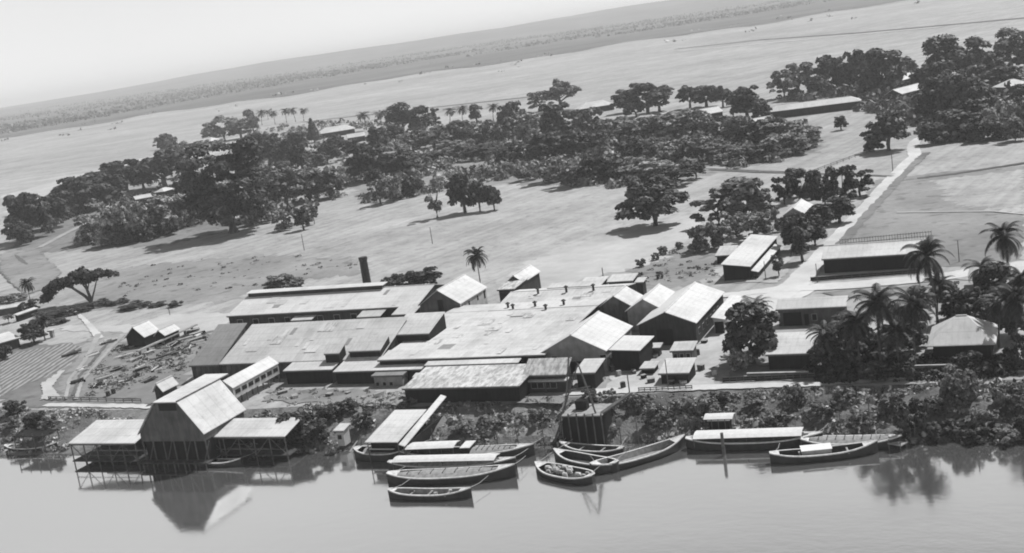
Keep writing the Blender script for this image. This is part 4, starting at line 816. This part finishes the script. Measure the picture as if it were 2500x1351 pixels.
cluster('mid grey', 'right of the giant spreading tree', [(655, 500, 90, 88), (700, 505, 110, 92), (760, 490, 100, 76), (808, 484, 70, 68), (640, 545, 70, 60, 'bush'), (735, 462, 70, 50)], 'leaf', ['loose', 'round', 'wide'])
cluster('dark round', 'in the shrubby ground above the giant tree', [(660, 404, 70, 76), (700, 412, 60, 72), (740, 420, 60, 68), (690, 440, 60, 40), (635, 395, 60, 50), (725, 372, 60, 46), (620, 372, 60, 46)], 'leaf_dark', ['round', 'oval'])
tree('broadleaf_tree', 'lone small round tree on the plain at the upper left', 'tree', 415, 378, 56, 56, 'round', 'leaf', 0)
cluster('faint small', 'at the plain edge near the low bright roof', [(392, 365, 30, 30), (445, 372, 34, 26), (490, 364, 40, 20), (530, 366, 40, 24)], 'leaf_pale', ['loose', 'bush'])
cluster('grey spreading', 'on the skyline above the giant tree', [(550, 345, 90, 58, 'rain', 'leaf_light'), (590, 338, 60, 46, 'wide'), (525, 350, 50, 40), (622, 335, 30, 62, 'oval')], 'leaf', ['wide'])
tree('cypress', 'narrow dark cypress left of the large pale villa', 'tree', 768, 348, 44, 56, 'cone', 'leaf_dark', 0)
cluster('far slender', 'on the plain behind the cypress', [(640, 306, 24, 36), (672, 304, 24, 32), (700, 300, 26, 34), (722, 298, 26, 34), (742, 296, 24, 30), (655, 292, 22, 22), (608, 290, 20, 22)], 'leaf', ['palm'], name='palm_tree', noun='palm')
tree('field_tree', 'small bushy tree, left of three beside the giant tree in the field', 'tree', 695, 562, 56, 44, 'bush', 'leaf', 0)
tree('field_tree', 'round small tree, middle of three beside the giant tree in the field', 'tree', 742, 562, 50, 60, 'round', 'leaf_dark', 1)
tree('field_tree', 'thin small tree, right of three beside the giant tree in the field', 'tree', 768, 548, 34, 50, 'loose', 'leaf', 2)
cluster('dark rounded', 'in the middle wood above the lone field trees', [(900, 442, 100, 88), (945, 438, 60, 60), (985, 432, 90, 64), (1075, 394, 60, 24, 'bush'), (865, 385, 60, 44), (820, 372, 60, 40), (800, 400, 60, 46), (925, 372, 60, 60), (775, 425, 60, 50, 'loose', 'leaf')], 'leaf_dark', ['round', 'wide'])
cluster('dark', 'on the skyline right of the pale villa', [(985, 330, 70, 72), (1030, 330, 50, 64), (968, 350, 60, 50), (1020, 350, 50, 40), (1060, 315, 36, 46, 'loose'), (895, 318, 36, 44, 'palm', 'leaf'), (932, 316, 36, 44, 'palm', 'leaf'), (1100, 305, 34, 40, 'palm', 'leaf'), (1130, 302, 30, 42, 'palm', 'leaf'), (1166, 303, 36, 44, 'oval'), (1205, 295, 30, 40, 'palm', 'leaf')], 'leaf_dark', ['round', 'oval'])
cluster('mixed grey', 'in the middle of the wooded village', [(1110, 350, 90, 50), (1160, 360, 80, 44), (1215, 350, 70, 50), (1255, 330, 60, 70), (1290, 345, 70, 66), (1330, 330, 80, 64), (1380, 340, 90, 70), (1440, 345, 80, 66), (1130, 382, 90, 40, 'wide'), (1180, 388, 80, 36, 'wide'), (1280, 395, 70, 50), (1340, 392, 90, 66), (1400, 385, 90, 66), (1450, 375, 80, 60), (1060, 365, 80, 40), (1010, 372, 70, 40)], 'leaf', ['loose', 'round', 'bush', 'wide'])
tree('broadleaf_tree', 'dark pointed bush standing alone below the middle wood', 'tree', 1230, 406, 40, 44, 'oval', 'leaf_dark', 0)
tree('skyline_tree', 'tall spreading skyline tree with a knob on top', 'tree', 1372, 270, 120, 68, 'rain', 'leaf', 1)
tree('skyline_tree', 'slim tree whose tip pokes above the tall spreading skyline tree', 'tree', 1370, 262, 34, 66, 'oval', 'leaf_dark', 1)
tree('skyline_tree', 'paler low tree leaning left of the tall spreading skyline tree', 'tree', 1320, 272, 70, 48, 'loose', 'leaf_light', 1)
cluster('dark skyline', 'between the two white roofs at centre right', [(1530, 275, 66, 56), (1582, 282, 120, 76, 'rain'), (1610, 272, 70, 60, 'wide', 'leaf'), (1555, 290, 50, 46)], 'leaf_dark', ['round', 'wide'])
cluster('dark skyline', 'left of the longest bungalow', [(1685, 264, 60, 54), (1725, 262, 70, 52), (1765, 262, 50, 50), (1825, 296, 92, 80), (1860, 300, 50, 50)], 'leaf_dark', ['wide', 'round'])
cluster('mixed', 'in the village below the longest bungalow', [(1500, 340, 90, 50), (1555, 345, 90, 56), (1605, 340, 80, 56), (1650, 335, 90, 60), (1705, 335, 90, 56), (1760, 340, 80, 56), (1810, 350, 80, 56), (1860, 352, 90, 50), (1910, 350, 80, 44), (1960, 345, 70, 36), (1540, 390, 90, 56), (1600, 392, 80, 50), (1650, 396, 80, 50), (1700, 395, 80, 50), (1755, 392, 80, 46), (1810, 396, 80, 40), (1870, 392, 70, 40), (1925, 378, 90, 50), (1975, 360, 60, 36)], 'leaf', ['loose', 'bush', 'round'])
cluster('mixed', 'along the lower edge of the middle wood', [(1290, 440, 60, 36, 'bush', 'leaf_light'), (1340, 445, 80, 46), (1395, 455, 80, 56), (1450, 448, 80, 50), (1500, 440, 90, 56), (1550, 440, 80, 52), (1600, 435, 80, 50), (1650, 452, 90, 50, 'wide', 'leaf_dark'), (1700, 436, 60, 30), (930, 500, 60, 50), (960, 492, 60, 50, 'bush', 'leaf_pale'), (1000, 480, 70, 40, 'bush', 'leaf_dark'), (1240, 430, 50, 30, 'bush', 'leaf_light'), (920, 470, 40, 50, 'oval', 'leaf_dark')], 'leaf', ['bush', 'loose', 'wide'])
tree('broadleaf_tree', 'tiny round tree on the open slope below the bungalow', 'tree', 2054, 318, 38, 36, 'round', 'leaf_dark', 1)
tree('broadleaf_tree', 'big dark tree left of the bend in the road', 'tree', 2170, 368, 118, 100, 'round', 'leaf_dark', 0)
tree('broadleaf_tree', 'lower dark tree at the left foot of the road bend tree', 'tree', 2135, 370, 60, 54, 'bush', 'leaf_dark', 0)
cluster('dark skyline', 'on the ridge right of the bungalow', [(1915, 238, 70, 66, 'loose', 'leaf'), (1950, 240, 90, 84, 'loose', 'leaf'), (2000, 238, 60, 50), (2030, 228, 84, 88), (2070, 225, 60, 70), (2100, 222, 70, 94), (2158, 232, 116, 108, 'wide'), (2135, 235, 60, 60), (2195, 180, 30, 30), (2224, 186, 34, 36)], 'leaf_dark', ['round', 'wide'])
cluster('very dark', 'in the high wood at the upper right', [(2310, 215, 90, 118), (2285, 225, 70, 70), (2345, 200, 70, 80), (2392, 185, 70, 86), (2430, 195, 70, 70), (2470, 168, 80, 88), (2505, 175, 60, 80), (2250, 225, 60, 60), (2450, 215, 80, 50), (2375, 225, 80, 60)], 'leaf_dark', ['round', 'wide', 'oval'])
cluster('blackish', 'in the mass beside the road bend', [(2290, 290, 90, 100), (2345, 292, 110, 104), (2400, 285, 80, 80), (2385, 320, 90, 76), (2320, 330, 80, 62), (2282, 352, 70, 50), (2350, 340, 90, 66), (2400, 345, 70, 50, 'bush')], 'leaf_dark', ['round', 'wide'])
cluster('pale', 'at the right edge beyond the stubble field', [(2445, 335, 80, 84, 'bush'), (2480, 345, 60, 60, 'bush', 'leaf'), (2500, 320, 60, 80, 'round', 'leaf'), (2500, 255, 50, 50, 'round', 'leaf_dark')], 'leaf_pale', ['bush'])
tree('field_tree', 'vase-shaped lone tree, leftmost of the mid-field trees', 'tree', 1068, 532, 58, 82, 'vase', 'leaf', 0)
tree('field_tree', 'largest dark round tree of the mid-field row', 'tree', 1136, 520, 84, 100, 'round', 'leaf_dark', 1)
tree('field_tree', 'dark tree between the largest and the smallest mid-field trees', 'tree', 1172, 517, 60, 78, 'round', 'leaf_dark', 2)
tree('field_tree', 'smallest round tree at the right end of the mid-field row', 'tree', 1207, 514, 48, 66, 'round', 'leaf_dark', 0)
tree('rain_tree', 'wide dark spreading tree alone in the field with black shadow', 'tree', 1600, 552, 180, 118, 'wide', 'leaf_rain', 0)
cluster('broad grey', 'left of the long pale field shed', [(1755, 552, 110, 86), (1820, 545, 130, 110), (1862, 540, 70, 80)], 'leaf', ['loose', 'round', 'loose'])
cluster('pale shrubby', 'above the small low field shed', [(1720, 612, 70, 66), (1765, 605, 60, 58), (1800, 578, 70, 60), (1848, 582, 80, 60), (1880, 570, 50, 60)], 'leaf_light', ['bush', 'loose'])
cluster('dark', 'around the gabled house by the road', [(1965, 484, 84, 74), (2015, 500, 70, 84), (2060, 508, 80, 96, 'loose'), (2100, 480, 70, 60, 'loose'), (2050, 545, 70, 66), (1950, 612, 80, 90), (2000, 570, 70, 70), (1915, 500, 50, 66, 'loose'), (1960, 640, 50, 80, 'oval'), (1902, 675, 26, 48, 'oval'), (1990, 600, 60, 60)], 'leaf_dark', ['round', 'bush', 'round'])
cluster('small pale', 'in the rough corner below the dark spreading tree', [(1565, 652, 22, 20), (1600, 636, 18, 18), (1620, 622, 24, 20), (1660, 608, 20, 18), (1552, 690, 22, 20), (1612, 680, 16, 18)], 'leaf', ['bush'], name='shrub', noun='bush')
# leaning umbrella tree, its own mesh
w = P((224, 737)); s = ppm(w); ut = thing('umbrella_tree', 'leaning flat-topped tree with forked bare trunk in the left field', 'tree', (w[0], w[1], GZ), 0)
lob = []
for px_, pz in [(-12.6, 3.6), (-12.0, 4.6), (-11.0, 6.2), (-9.6, 7.2), (-8.2, 8.0), (-6.6, 8.6), (-5, 9.0), (-3.4, 9.2), (-1.8, 9.4), (-.4, 9.3), (1.2, 9.0), (2.6, 8.6), (4, 8.4), (5.4, 8.1), (6.8, 7.8), (8, 7.5)]:
    for q in range(5 if px_ < 5 else 2): lob.append((px_ + random.uniform(-.8, .8), random.uniform(-3.4, 3.4) * (1 if px_ > -11 else .5), pz - .5 + random.uniform(-2.6 if -9.5 < px_ < 2 else -.7, .3), random.uniform(1.1, 1.8), random.uniform(.8, 1.4)))
Cc, Nn = crownpts(lob, 11000, .1); quads('crown', leafquads(Cc, Nn + np.array([0, 0, .6]), .42 * rng.uniform(.6, 1.3, len(Cc))), 'leaf_dark', ut)
tbm = MB(); tbm.tube([(0, 0, -.3), (-1.6, 0, 2), (-5.4, .3, 5.4), (-7.6, .3, 7.4)], [.55, .48, .36, .12], 8); tbm.tube([(0, 0, .3), (-.6, .1, 3.4), (-.9, .5, 8.5)], [.5, .4, .12], 7); tbm.tube([(0, 0, .3), (1.5, -.2, 3.2), (2.6, -.4, 5.6), (3.2, 0, 7.8)], [.32, .22, .18, .08], 6)
for q in [(-3, 1, 8.2), (-2.4, -1.4, 8.2), (1.2, 1, 8.3), (-5, -1, 7.8), (-9.5, 0, 6.6)]: tbm.tube([(-.6, .2, 3.4) if q[0] > -4 else (-4.4, .3, 4.6), q], [.24, .08], 5)
tbm.build('trunk', 'bark', ut)
cluster('dark low', 'in the hedge line under the leaning tree', [(120, 778, 80, 17), (180, 765, 70, 15), (240, 748, 60, 13), (330, 752, 70, 12), (385, 748, 40, 9), (430, 748, 34, 12), (140, 790, 50, 11), (290, 742, 50, 9)], 'leaf_dark', ['bush'], name='hedge_bush', noun='bush')
tree('broadleaf_tree', 'rounded tree behind the left half of the long white range', 'tree', 697, 722, 108, 54, 'wide', 'leaf', 1)
tree('broadleaf_tree', 'broad dark tree just right of the chimney', 'tree', 1030, 714, 112, 62, 'wide', 'leaf_dark', 2)
tree('broadleaf_tree', 'lower bushy tree between the chimney and the broad dark tree', 'tree', 962, 714, 66, 44, 'bush', 'leaf_dark', 1)
tree('palm_tree', 'lone coconut palm behind the high gabled hall', 'palm', 1176, 712, 62, 112, 'palm', 'palm_leaf', 0)
tree('palm_tree', 'thin palm above the left edge sheds', 'palm', 76, 745, 42, 68, 'palm', 'palm_leaf', 1)
cluster('dark', 'beside the left edge sheds', [(85, 838, 60, 50), (110, 830, 44, 60, 'palm', 'palm_leaf'), (78, 846, 30, 30), (72, 760, 46, 26, 'bush'), (22, 790, 30, 20), (10, 878, 40, 34), (35, 735, 60, 18, 'bush', 'leaf_light')], 'leaf_dark', ['bush', 'palm', 'round'])
tree('broadleaf_tree', 'big dark round tree on the right side of the lane', 'tree', 1838, 888, 158, 156, 'round', 'leaf_dark', 1)
tree('broadleaf_tree', 'small light shrub at the foot of the big round tree', 'bush', 1812, 905, 70, 56, 'bush', 'leaf_light', 1)
tree('palm_tree', 'palm with pale drooping fronds rising behind the big round tree', 'palm', 1850, 850, 90, 128, 'palm', 'leaf_light', 2)
P_ = [(2152, 905, 130, 212, 'leftmost tall palm of the right hand grove, beside the white bungalow'), (2290, 800, 110, 226, 'palm standing in front of the open shed, tallest on the side road'), (2236, 905, 110, 208, 'palm between the leftmost tall one and the hipped house'), (2468, 720, 104, 182, 'tall palm at the right edge above the side road'),
      (2100, 905, 110, 150, 'short palm in the dark undergrowth beside the half hidden house'), (2196, 905, 100, 130, 'short palm at the left corner of the hipped house'), (2290, 790, 80, 120, 'lower palm under the tallest one by the side road'), (2440, 850, 110, 150, 'palm overlapping the right end of the hipped house'), (2485, 880, 110, 190, 'palm at the right edge beside the hipped house'), (2030, 905, 90, 124, 'short palm against the right end of the half hidden house'), (2405, 745, 90, 120, 'palm behind the ridge of the hipped house'), (2500, 800, 90, 150, 'palm cut by the right edge, mid height'), (2160, 830, 80, 100, 'young palm under the leftmost tall palm')]
for k, (x, y, w_, h_, lb) in enumerate(P_): tree('palm_tree', lb, 'palm', x, y, w_, h_, 'palm', 'palm_leaf', k % 3)
cluster('black-green', 'in the grove around the hipped house', [(2060, 895, 110, 100), (2010, 900, 60, 60), (2120, 880, 100, 80), (2080, 842, 90, 70), (2180, 890, 90, 70), (2225, 850, 80, 70), (2365, 790, 80, 84), (2430, 770, 90, 120), (2400, 800, 70, 60), (2250, 770, 70, 66), (2205, 800, 70, 50), (2330, 780, 60, 60), (2470, 830, 80, 90), (2310, 720, 60, 36, 'bush'), (2500, 900, 60, 80), (2360, 905, 60, 46, 'bush'), (2140, 925, 80, 40, 'bush')], 'leaf_dark', ['round', 'bush', 'oval'])
# riverside bushes as individuals
bb = [(40, 1010, 60, 36, 'leaf_dark'), (85, 1048, 60, 44, 'leaf_dark'), (30, 1056, 44, 36, 'leaf'), (120, 1060, 60, 46, 'leaf'), (730, 1075, 110, 76, 'leaf_dark'), (770, 1090, 90, 60, 'leaf_dark'), (700, 1095, 60, 50, 'leaf_dark'), (800, 1030, 60, 40, 'leaf_dark'), (850, 1010, 60, 34, 'leaf_dark'), (890, 1050, 60, 50, 'leaf_dark'), (1000, 990, 50, 24, 'leaf'), (1130, 1060, 70, 34, 'leaf'), (1210, 1050, 60, 36, 'leaf_light'), (1320, 1030, 60, 36, 'leaf_light'),
      (1560, 1000, 60, 50, 'leaf_light'), (1610, 1040, 90, 66, 'leaf'), (1680, 1010, 80, 54, 'leaf_light'), (1730, 1030, 90, 72, 'leaf'), (1760, 985, 60, 36, 'leaf_dark'), (1850, 1000, 70, 50, 'leaf_light'), (1900, 1040, 80, 46, 'leaf'), (1940, 990, 70, 60, 'leaf_dark'), (2010, 1020, 80, 50, 'leaf'), (2060, 985, 70, 50, 'leaf'), (2110, 1040, 80, 50, 'leaf_light'), (2180, 1000, 80, 56, 'leaf'), (2225, 1065, 100, 110, 'leaf_dark'), (2290, 1010, 90, 60, 'leaf'), (2345, 985, 110, 110, 'leaf_dark'), (2400, 1045, 90, 60, 'leaf'), (2460, 1000, 90, 76, 'leaf'), (2500, 1060, 80, 80, 'leaf_dark'), (2300, 1072, 90, 50, 'leaf_dark'), (2380, 1076, 80, 44, 'leaf_dark'), (2460, 1082, 80, 44, 'leaf_dark'), (1440, 985, 46, 36, 'leaf_dark'), (1490, 1010, 50, 60, 'leaf')]
bb.sort()
def bankz(px):      # height of the bank surface under a pixel
    x = px[0]; yt = np.interp(x, [p[0] for p in tl], [p[1] for p in tl]); yw = np.interp(x, [p[0] for p in wl], [p[1] for p in wl])
    return GZ * float(np.clip((yw - px[1]) / (yw - yt), 0, 1))
for k, (x, y, w_, h_, m_) in enumerate(bb):
    if x > 1500 and y > 960: w_ *= .9; h_ *= .85
    if m_ == 'leaf_dark' and x > 1500 and k % 2: m_ = 'leaf'
    tone = {'leaf_dark': 'dark', 'leaf': 'grey leaved', 'leaf_light': 'light leaved'}[m_]
    tree('bank_bush', f'{tone} bush on the river bank, {ORD[k]} from the left', 'bush', x, y, w_, h_, 'bush' if k % 3 else 'loose', m_, group='bushes on the river bank', z=bankz((x, y)))
# ------------------------------------------------------------------ uncountable cover
def inpoly(x, y, poly):
    c = np.zeros(len(x), bool); n = len(poly)
    for i in range(n):
        x0, y0 = poly[i]; x1, y1 = poly[(i + 1) % n]
        k = ((y0 > y) != (y1 > y)) & (x < (x1 - x0) * (y - y0) / (y1 - y0 + 1e-9) + x0); c ^= k
    return c
def cover(name, poly, n, mat, rmin, rmax, flat, leafs=26, leaf=.35, zf=None, up=0.):
    """uncountable rounded clumps of foliage over an area seen in the picture"""
    xs = np.array([p[0] for p in poly]); ys = np.array([p[1] for p in poly]); X = rng.uniform(xs.min(), xs.max(), n * 4); Y = rng.uniform(ys.min(), ys.max(), n * 4)
    k = inpoly(X, Y, poly) & (np.sin(X / 31 + 2 * np.sin(Y / 17)) + np.sin(Y / 11 + X / 47) + rng.normal(0, .8, len(X)) > -.5); X = X[k][:n]; Y = Y[k][:n]; Cs = []; Ns = []; Ss = []
    for x, y in zip(X, Y):
        z = zf((x, y)) if zf else GZ; w = P((x, y), z); rr = rmin + (rmax - rmin) * rng.random() ** 2
        d = rng.normal(0, 1, (leafs, 3)); d /= np.linalg.norm(d, axis=1)[:, None]; d[:, 2] = np.abs(d[:, 2]); Cs.append(w + d * rng.uniform(.7, 1.05, (leafs, 1)) * np.array([rr, rr, rr * flat])); Ns.append(d); Ss.append(np.full(leafs, rr * leaf))
    Cs = np.vstack(Cs); o = quads(name, leafquads(Cs, np.vstack(Ns), np.concatenate(Ss) * rng.uniform(.5, 1.2, len(Cs))), mat)
    return tag(o, {'bank_scrub': 'rough scrub covering the river bank'}.get(name, 'low scrub between trees and buildings'), 'scrub', kind='stuff')
cover('bank_scrub', [(600, 1108), (610, 1010), (760, 990), (1000, 985), (1390, 978), (1500, 974), (1760, 960), (2120, 946), (2500, 930), (2640, 925), (2640, 1078), (2300, 1075), (2200, 1080), (2000, 1066), (1680, 1076), (1330, 1086), (1000, 1092), (740, 1100)], 3300, 'bank_leaf', .2, 1.1, .55, 24, .36, bankz)
cover('bank_scrub', [(600, 1108), (610, 1010), (760, 990), (1000, 990), (1390, 982), (1500, 978), (1760, 964), (2120, 950), (2500, 934), (2640, 930), (2640, 1078), (2300, 1075), (2200, 1080), (2000, 1066), (1680, 1076), (1330, 1086), (1000, 1092), (740, 1100)], 330, 'leaf', .4, 1.6, .8, 30, .34, bankz)
cover('bank_scrub', [(2180, 1085), (2200, 1050), (2640, 1040), (2640, 1085), (2300, 1080)], 160, 'leaf_dark', .5, 1.8, .8, 30, .34, bankz)
cover('bank_scrub', [(-40, 1000), (200, 1004), (330, 1012), (320, 1040), (180, 1060), (160, 1100), (0, 1108), (-40, 1108)], 500, 'bank_leaf', .3, 1.2, .7, 24, .36, bankz)
cover('undergrowth', [(840, 440), (880, 350), (1100, 300), (1300, 300), (1500, 310), (1980, 310), (2010, 350), (1900, 395), (1720, 425), (1500, 460), (1230, 440), (1080, 470), (900, 500)], 1900, 'scrub', .6, 3.8, 1.05, 34, .32)
cover('undergrowth', [(860, 430), (900, 350), (1300, 310), (1960, 320), (1990, 350), (1880, 390), (1700, 415), (1500, 440), (1230, 425)], 420, 'leaf_light', .8, 3.4, 1.1, 34, .32)
cover('undergrowth', [(860, 430), (900, 350), (1300, 310), (1960, 320), (1990, 350), (1880, 390), (1700, 415), (1500, 440), (1230, 425)], 300, 'leaf_dark', 1.2, 4.2, 1.2, 36, .32)
cover('undergrowth', [(180, 600), (240, 540), (460, 480), (640, 360), (820, 350), (900, 470), (820, 490), (640, 545), (460, 560), (300, 600)], 700, 'scrub', .8, 4.0, 1.1, 34, .34)
cover('undergrowth', [(1880, 240), (2260, 190), (2500, 180), (2500, 260), (2420, 340), (2280, 350), (2230, 300), (2100, 270)], 600, 'leaf', 1.2, 5, 1.2, 34, .34)
cover('undergrowth', [(30, 600), (60, 500), (160, 480), (260, 440), (350, 400), (450, 400), (440, 460), (300, 520), (180, 530), (100, 590)], 260, 'leaf_dark', 1, 3.4, 1.1, 34, .32)
cover('yard_weeds', [(230, 900), (290, 840), (380, 850), (520, 810), (480, 880), (440, 925), (330, 950), (210, 970)], 420, 'scrub', .2, 1.0, .7, 20, .36)
cover('yard_weeds', [(640, 985), (680, 950), (900, 952), (1380, 970), (1370, 985), (700, 1000)], 420, 'scrub', .15, .7, .6, 18, .36)
cover('undergrowth', [(1960, 900), (2010, 860), (2260, 880), (2480, 870), (2500, 915), (2300, 930), (2000, 938)], 500, 'leaf_dark', .4, 1.6, 1, 26, .36)
cover('undergrowth', [(1540, 690), (1570, 640), (1660, 600), (1700, 610), (1760, 620), (1740, 690)], 110, 'scrub', .2, .9, .7, 20, .36)
cover('undergrowth', [(280, 650), (600, 625), (900, 630), (860, 665), (700, 690), (300, 740)], 90, 'scrub', .3, 1.1, .5, 20, .36)
cover('undergrowth', [(1080, 300), (860, 340), (620, 360), (600, 320), (760, 300), (900, 300)], 260, 'scrub', 1, 4, 1.1, 30, .34)
# far woodland of the plain: clumps thinning toward the near edge
C_ = []; S_ = []
for _ in range(34000):
    x = rng.uniform(-150, 2650); hy = 254 - .149 * x; lo = 76 - .012 * x; t = rng.random() ** 1.3; y = hy + 9 + (lo - 9) * t
    w = P((x, y), GZ); dist = w[1]
    wv = math.sin(w[0] / 260 + 2.1 * math.sin(w[1] / 900)) + math.sin(w[1] / 330 + w[0] / 700 + 1.7) + math.sin(w[0] / 90 - w[1] / 150)
    if wv < rng.normal(.15 if t < .75 else .9, .7): continue
    s = rng.uniform(3.0, 8) * (1 if t > .25 else 1.8); m_ = 4
    C_.append(w + rng.normal(0, 1, (m_, 3)) * np.array([s * 1.4, s, s * .22]) + [0, 0, s * .5]); S_.append(np.full(m_, s))
C_ = np.vstack(C_); C_[:, 2] = np.maximum(C_[:, 2], GZ + 1)
tag(quads('distant_woodland', leafquads(C_, np.tile([0, -.6, .6], (len(C_), 1)).astype(float), np.concatenate(S_) * .6), 'far_leaf'), 'hazy woodland spread over the far plain', 'woodland', kind='stuff')
# scattered low bush on the open plain
C_ = []; S_ = []
for _ in range(60):
    x = rng.uniform(-100, 2650); y = 334 - .152 * x + abs(rng.normal(0, 1)) * 16
    if y < 330 - .152 * x + 2 or y > 470 - .165 * x: continue
    w = P((x, y), GZ); s = rng.uniform(1.0, 3.2) * (1 + w[1] / 2600); m_ = 5
    C_.append(w + rng.normal(0, 1, (m_, 3)) * np.array([s * 1.1, s, s * .3]) + [0, 0, s * .4]); S_.append(np.full(m_, s))
C_ = np.vstack(C_); C_[:, 2] = np.maximum(C_[:, 2], GZ + .5)
tag(quads('plain_bushes', leafquads(C_, np.tile([0, -.4, .8], (len(C_), 1)).astype(float), np.concatenate(S_) * .6), 'scrub'), 'tiny bushes dotted over the pale plain', 'scrub', kind='stuff')
# low hills at the horizon
hv = []; hf = []; nx = 120; ny = 10
for j in range(ny):
    for i in range(nx):
        X = -9000 + 19000 * i / (nx - 1); Y = 6800 + 4200 * j / (ny - 1) - X * .15
        e = math.sin(math.pi * j / (ny - 1)); hgt = 4 + e * (58 + 26 * math.sin(X / 1700 + 1) + 13 * math.sin(X / 610 + j) + 6 * math.sin(X / 230 + 2 * j)); hv.append((X, Y, hgt if 0 < j < ny - 1 else 2))
for j in range(ny - 1):
    for i in range(nx - 1): k = j * nx + i; hf.append((k, k + 1, k + nx + 1, k + nx))
hl = mesh_obj('hills', hv, hf, 'hill'); tag(hl, kind='structure')
for p_ in hl.data.polygons: p_.use_smooth = True
# ------------------------------------------------------------------ haze
m = bpy.data.materials.new('haze'); m.use_nodes = True; nt = m.node_tree; nt.nodes.remove(nt.nodes['Principled BSDF'])
pv = nt.nodes.new('ShaderNodeVolumePrincipled'); pv.inputs['Color'].default_value = g(.97); pv.inputs['Density'].default_value = 1.2e-4; pv.inputs['Anisotropy'].default_value = .0
nt.links.new(pv.outputs[0], nt.nodes['Material Output'].inputs['Volume']); MATS['haze'] = m
hz = MB().box(-62000, 62000, -62000, 62000, -5.2, 130).build('haze', 'haze'); tag(hz, 'thin pale haze over the plain', 'haze', kind='stuff')
# ------------------------------------------------------------------ light
SUN_EL = R_(54); hx, hy_ = math.cos(R_(36)), math.sin(R_(36))
wd = bpy.data.worlds.new('World'); sc.world = wd; wd.use_nodes = True; nt = wd.node_tree; bg = nt.nodes['Background']
sky = nt.nodes.new('ShaderNodeTexSky'); sky.sky_type = 'NISHITA'; sky.sun_disc = False; sky.sun_elevation = SUN_EL; sky.sun_rotation = math.atan2(hx, hy_); sky.air_density = .6; sky.dust_density = .5
# high tropical haze: a pale veil, brightest low down, laid over the clear sky (grey, as the plate records it)
SKY_S = .05
bw = nt.nodes.new('ShaderNodeRGBToBW'); nt.links.new(sky.outputs[0], bw.inputs[0])
tcw = nt.nodes.new('ShaderNodeTexCoord'); sxw = nt.nodes.new('ShaderNodeSeparateXYZ'); nt.links.new(tcw.outputs['Generated'], sxw.inputs[0])
nw = nt.nodes.new('ShaderNodeTexNoise'); nw.inputs['Scale'].default_value = 2.2; nw.inputs['Detail'].default_value = 4; nt.links.new(tcw.outputs['Generated'], nw.inputs['Vector'])
veil = ramp(nt, sxw.outputs['Z'], [(0, .62), (.05, .61), (.2, .60), (.33, .62), (.40, .50), (.46, .12), (.7, .06)]); veil = mul(nt, veil, ramp(nt, nw.outputs['Fac'], [(.3, .94), (.7, 1.04)]))
vb = nt.nodes.new('ShaderNodeVectorMath'); vb.operation = 'SCALE'; vb.inputs['Scale'].default_value = 1 / SKY_S; nt.links.new(veil, vb.inputs[0])
ad = nt.nodes.new('ShaderNodeVectorMath'); ad.operation = 'ADD'; nt.links.new(bw.outputs[0], ad.inputs[0]); nt.links.new(vb.outputs[0], ad.inputs[1])
nt.links.new(ad.outputs[0], bg.inputs['Color']); bg.inputs['Strength'].default_value = SKY_S
sl_ = bpy.data.lights.new('sun', 'SUN'); sl_.energy = 4.9; sl_.angle = R_(.5); sl_.color = (1, 1, 1)
so = bpy.data.objects.new('sun', sl_); col.objects.link(so)
from mathutils import Vector, Matrix
d = Vector((-hx * math.cos(SUN_EL), -hy_ * math.cos(SUN_EL), -math.sin(SUN_EL))); so.rotation_euler = d.to_track_quat('-Z', 'Y').to_euler(); so.location = (60, 260, 120)
# ------------------------------------------------------------------ camera
cd = bpy.data.cameras.new('camera'); cd.sensor_width = 36; cd.lens = 36 * F / 2500; cd.clip_end = 120000; cd.clip_start = 1
co = bpy.data.objects.new('camera', cd); col.objects.link(co)
Mx = Matrix((( RT[0], UP[0], -fw[0], CAM[0]), (RT[1], UP[1], -fw[1], CAM[1]), (RT[2], UP[2], -fw[2], CAM[2]), (0, 0, 0, 1)))
co.matrix_world = Mx; sc.camera = co
vs_ = sc.view_settings; vs_.view_transform = 'Standard'; vs_.look = 'None'; vs_.gamma = 1; vs_.exposure = 0
sc.cycles.max_bounces = 6; sc.cycles.volume_bounces = 1; sc.cycles.filter_width = 1.9
sc.cycles.volume_step_rate = 1
if __name__ == '__main__' and False: pass
for l in PLOG: print('PLOG', l)
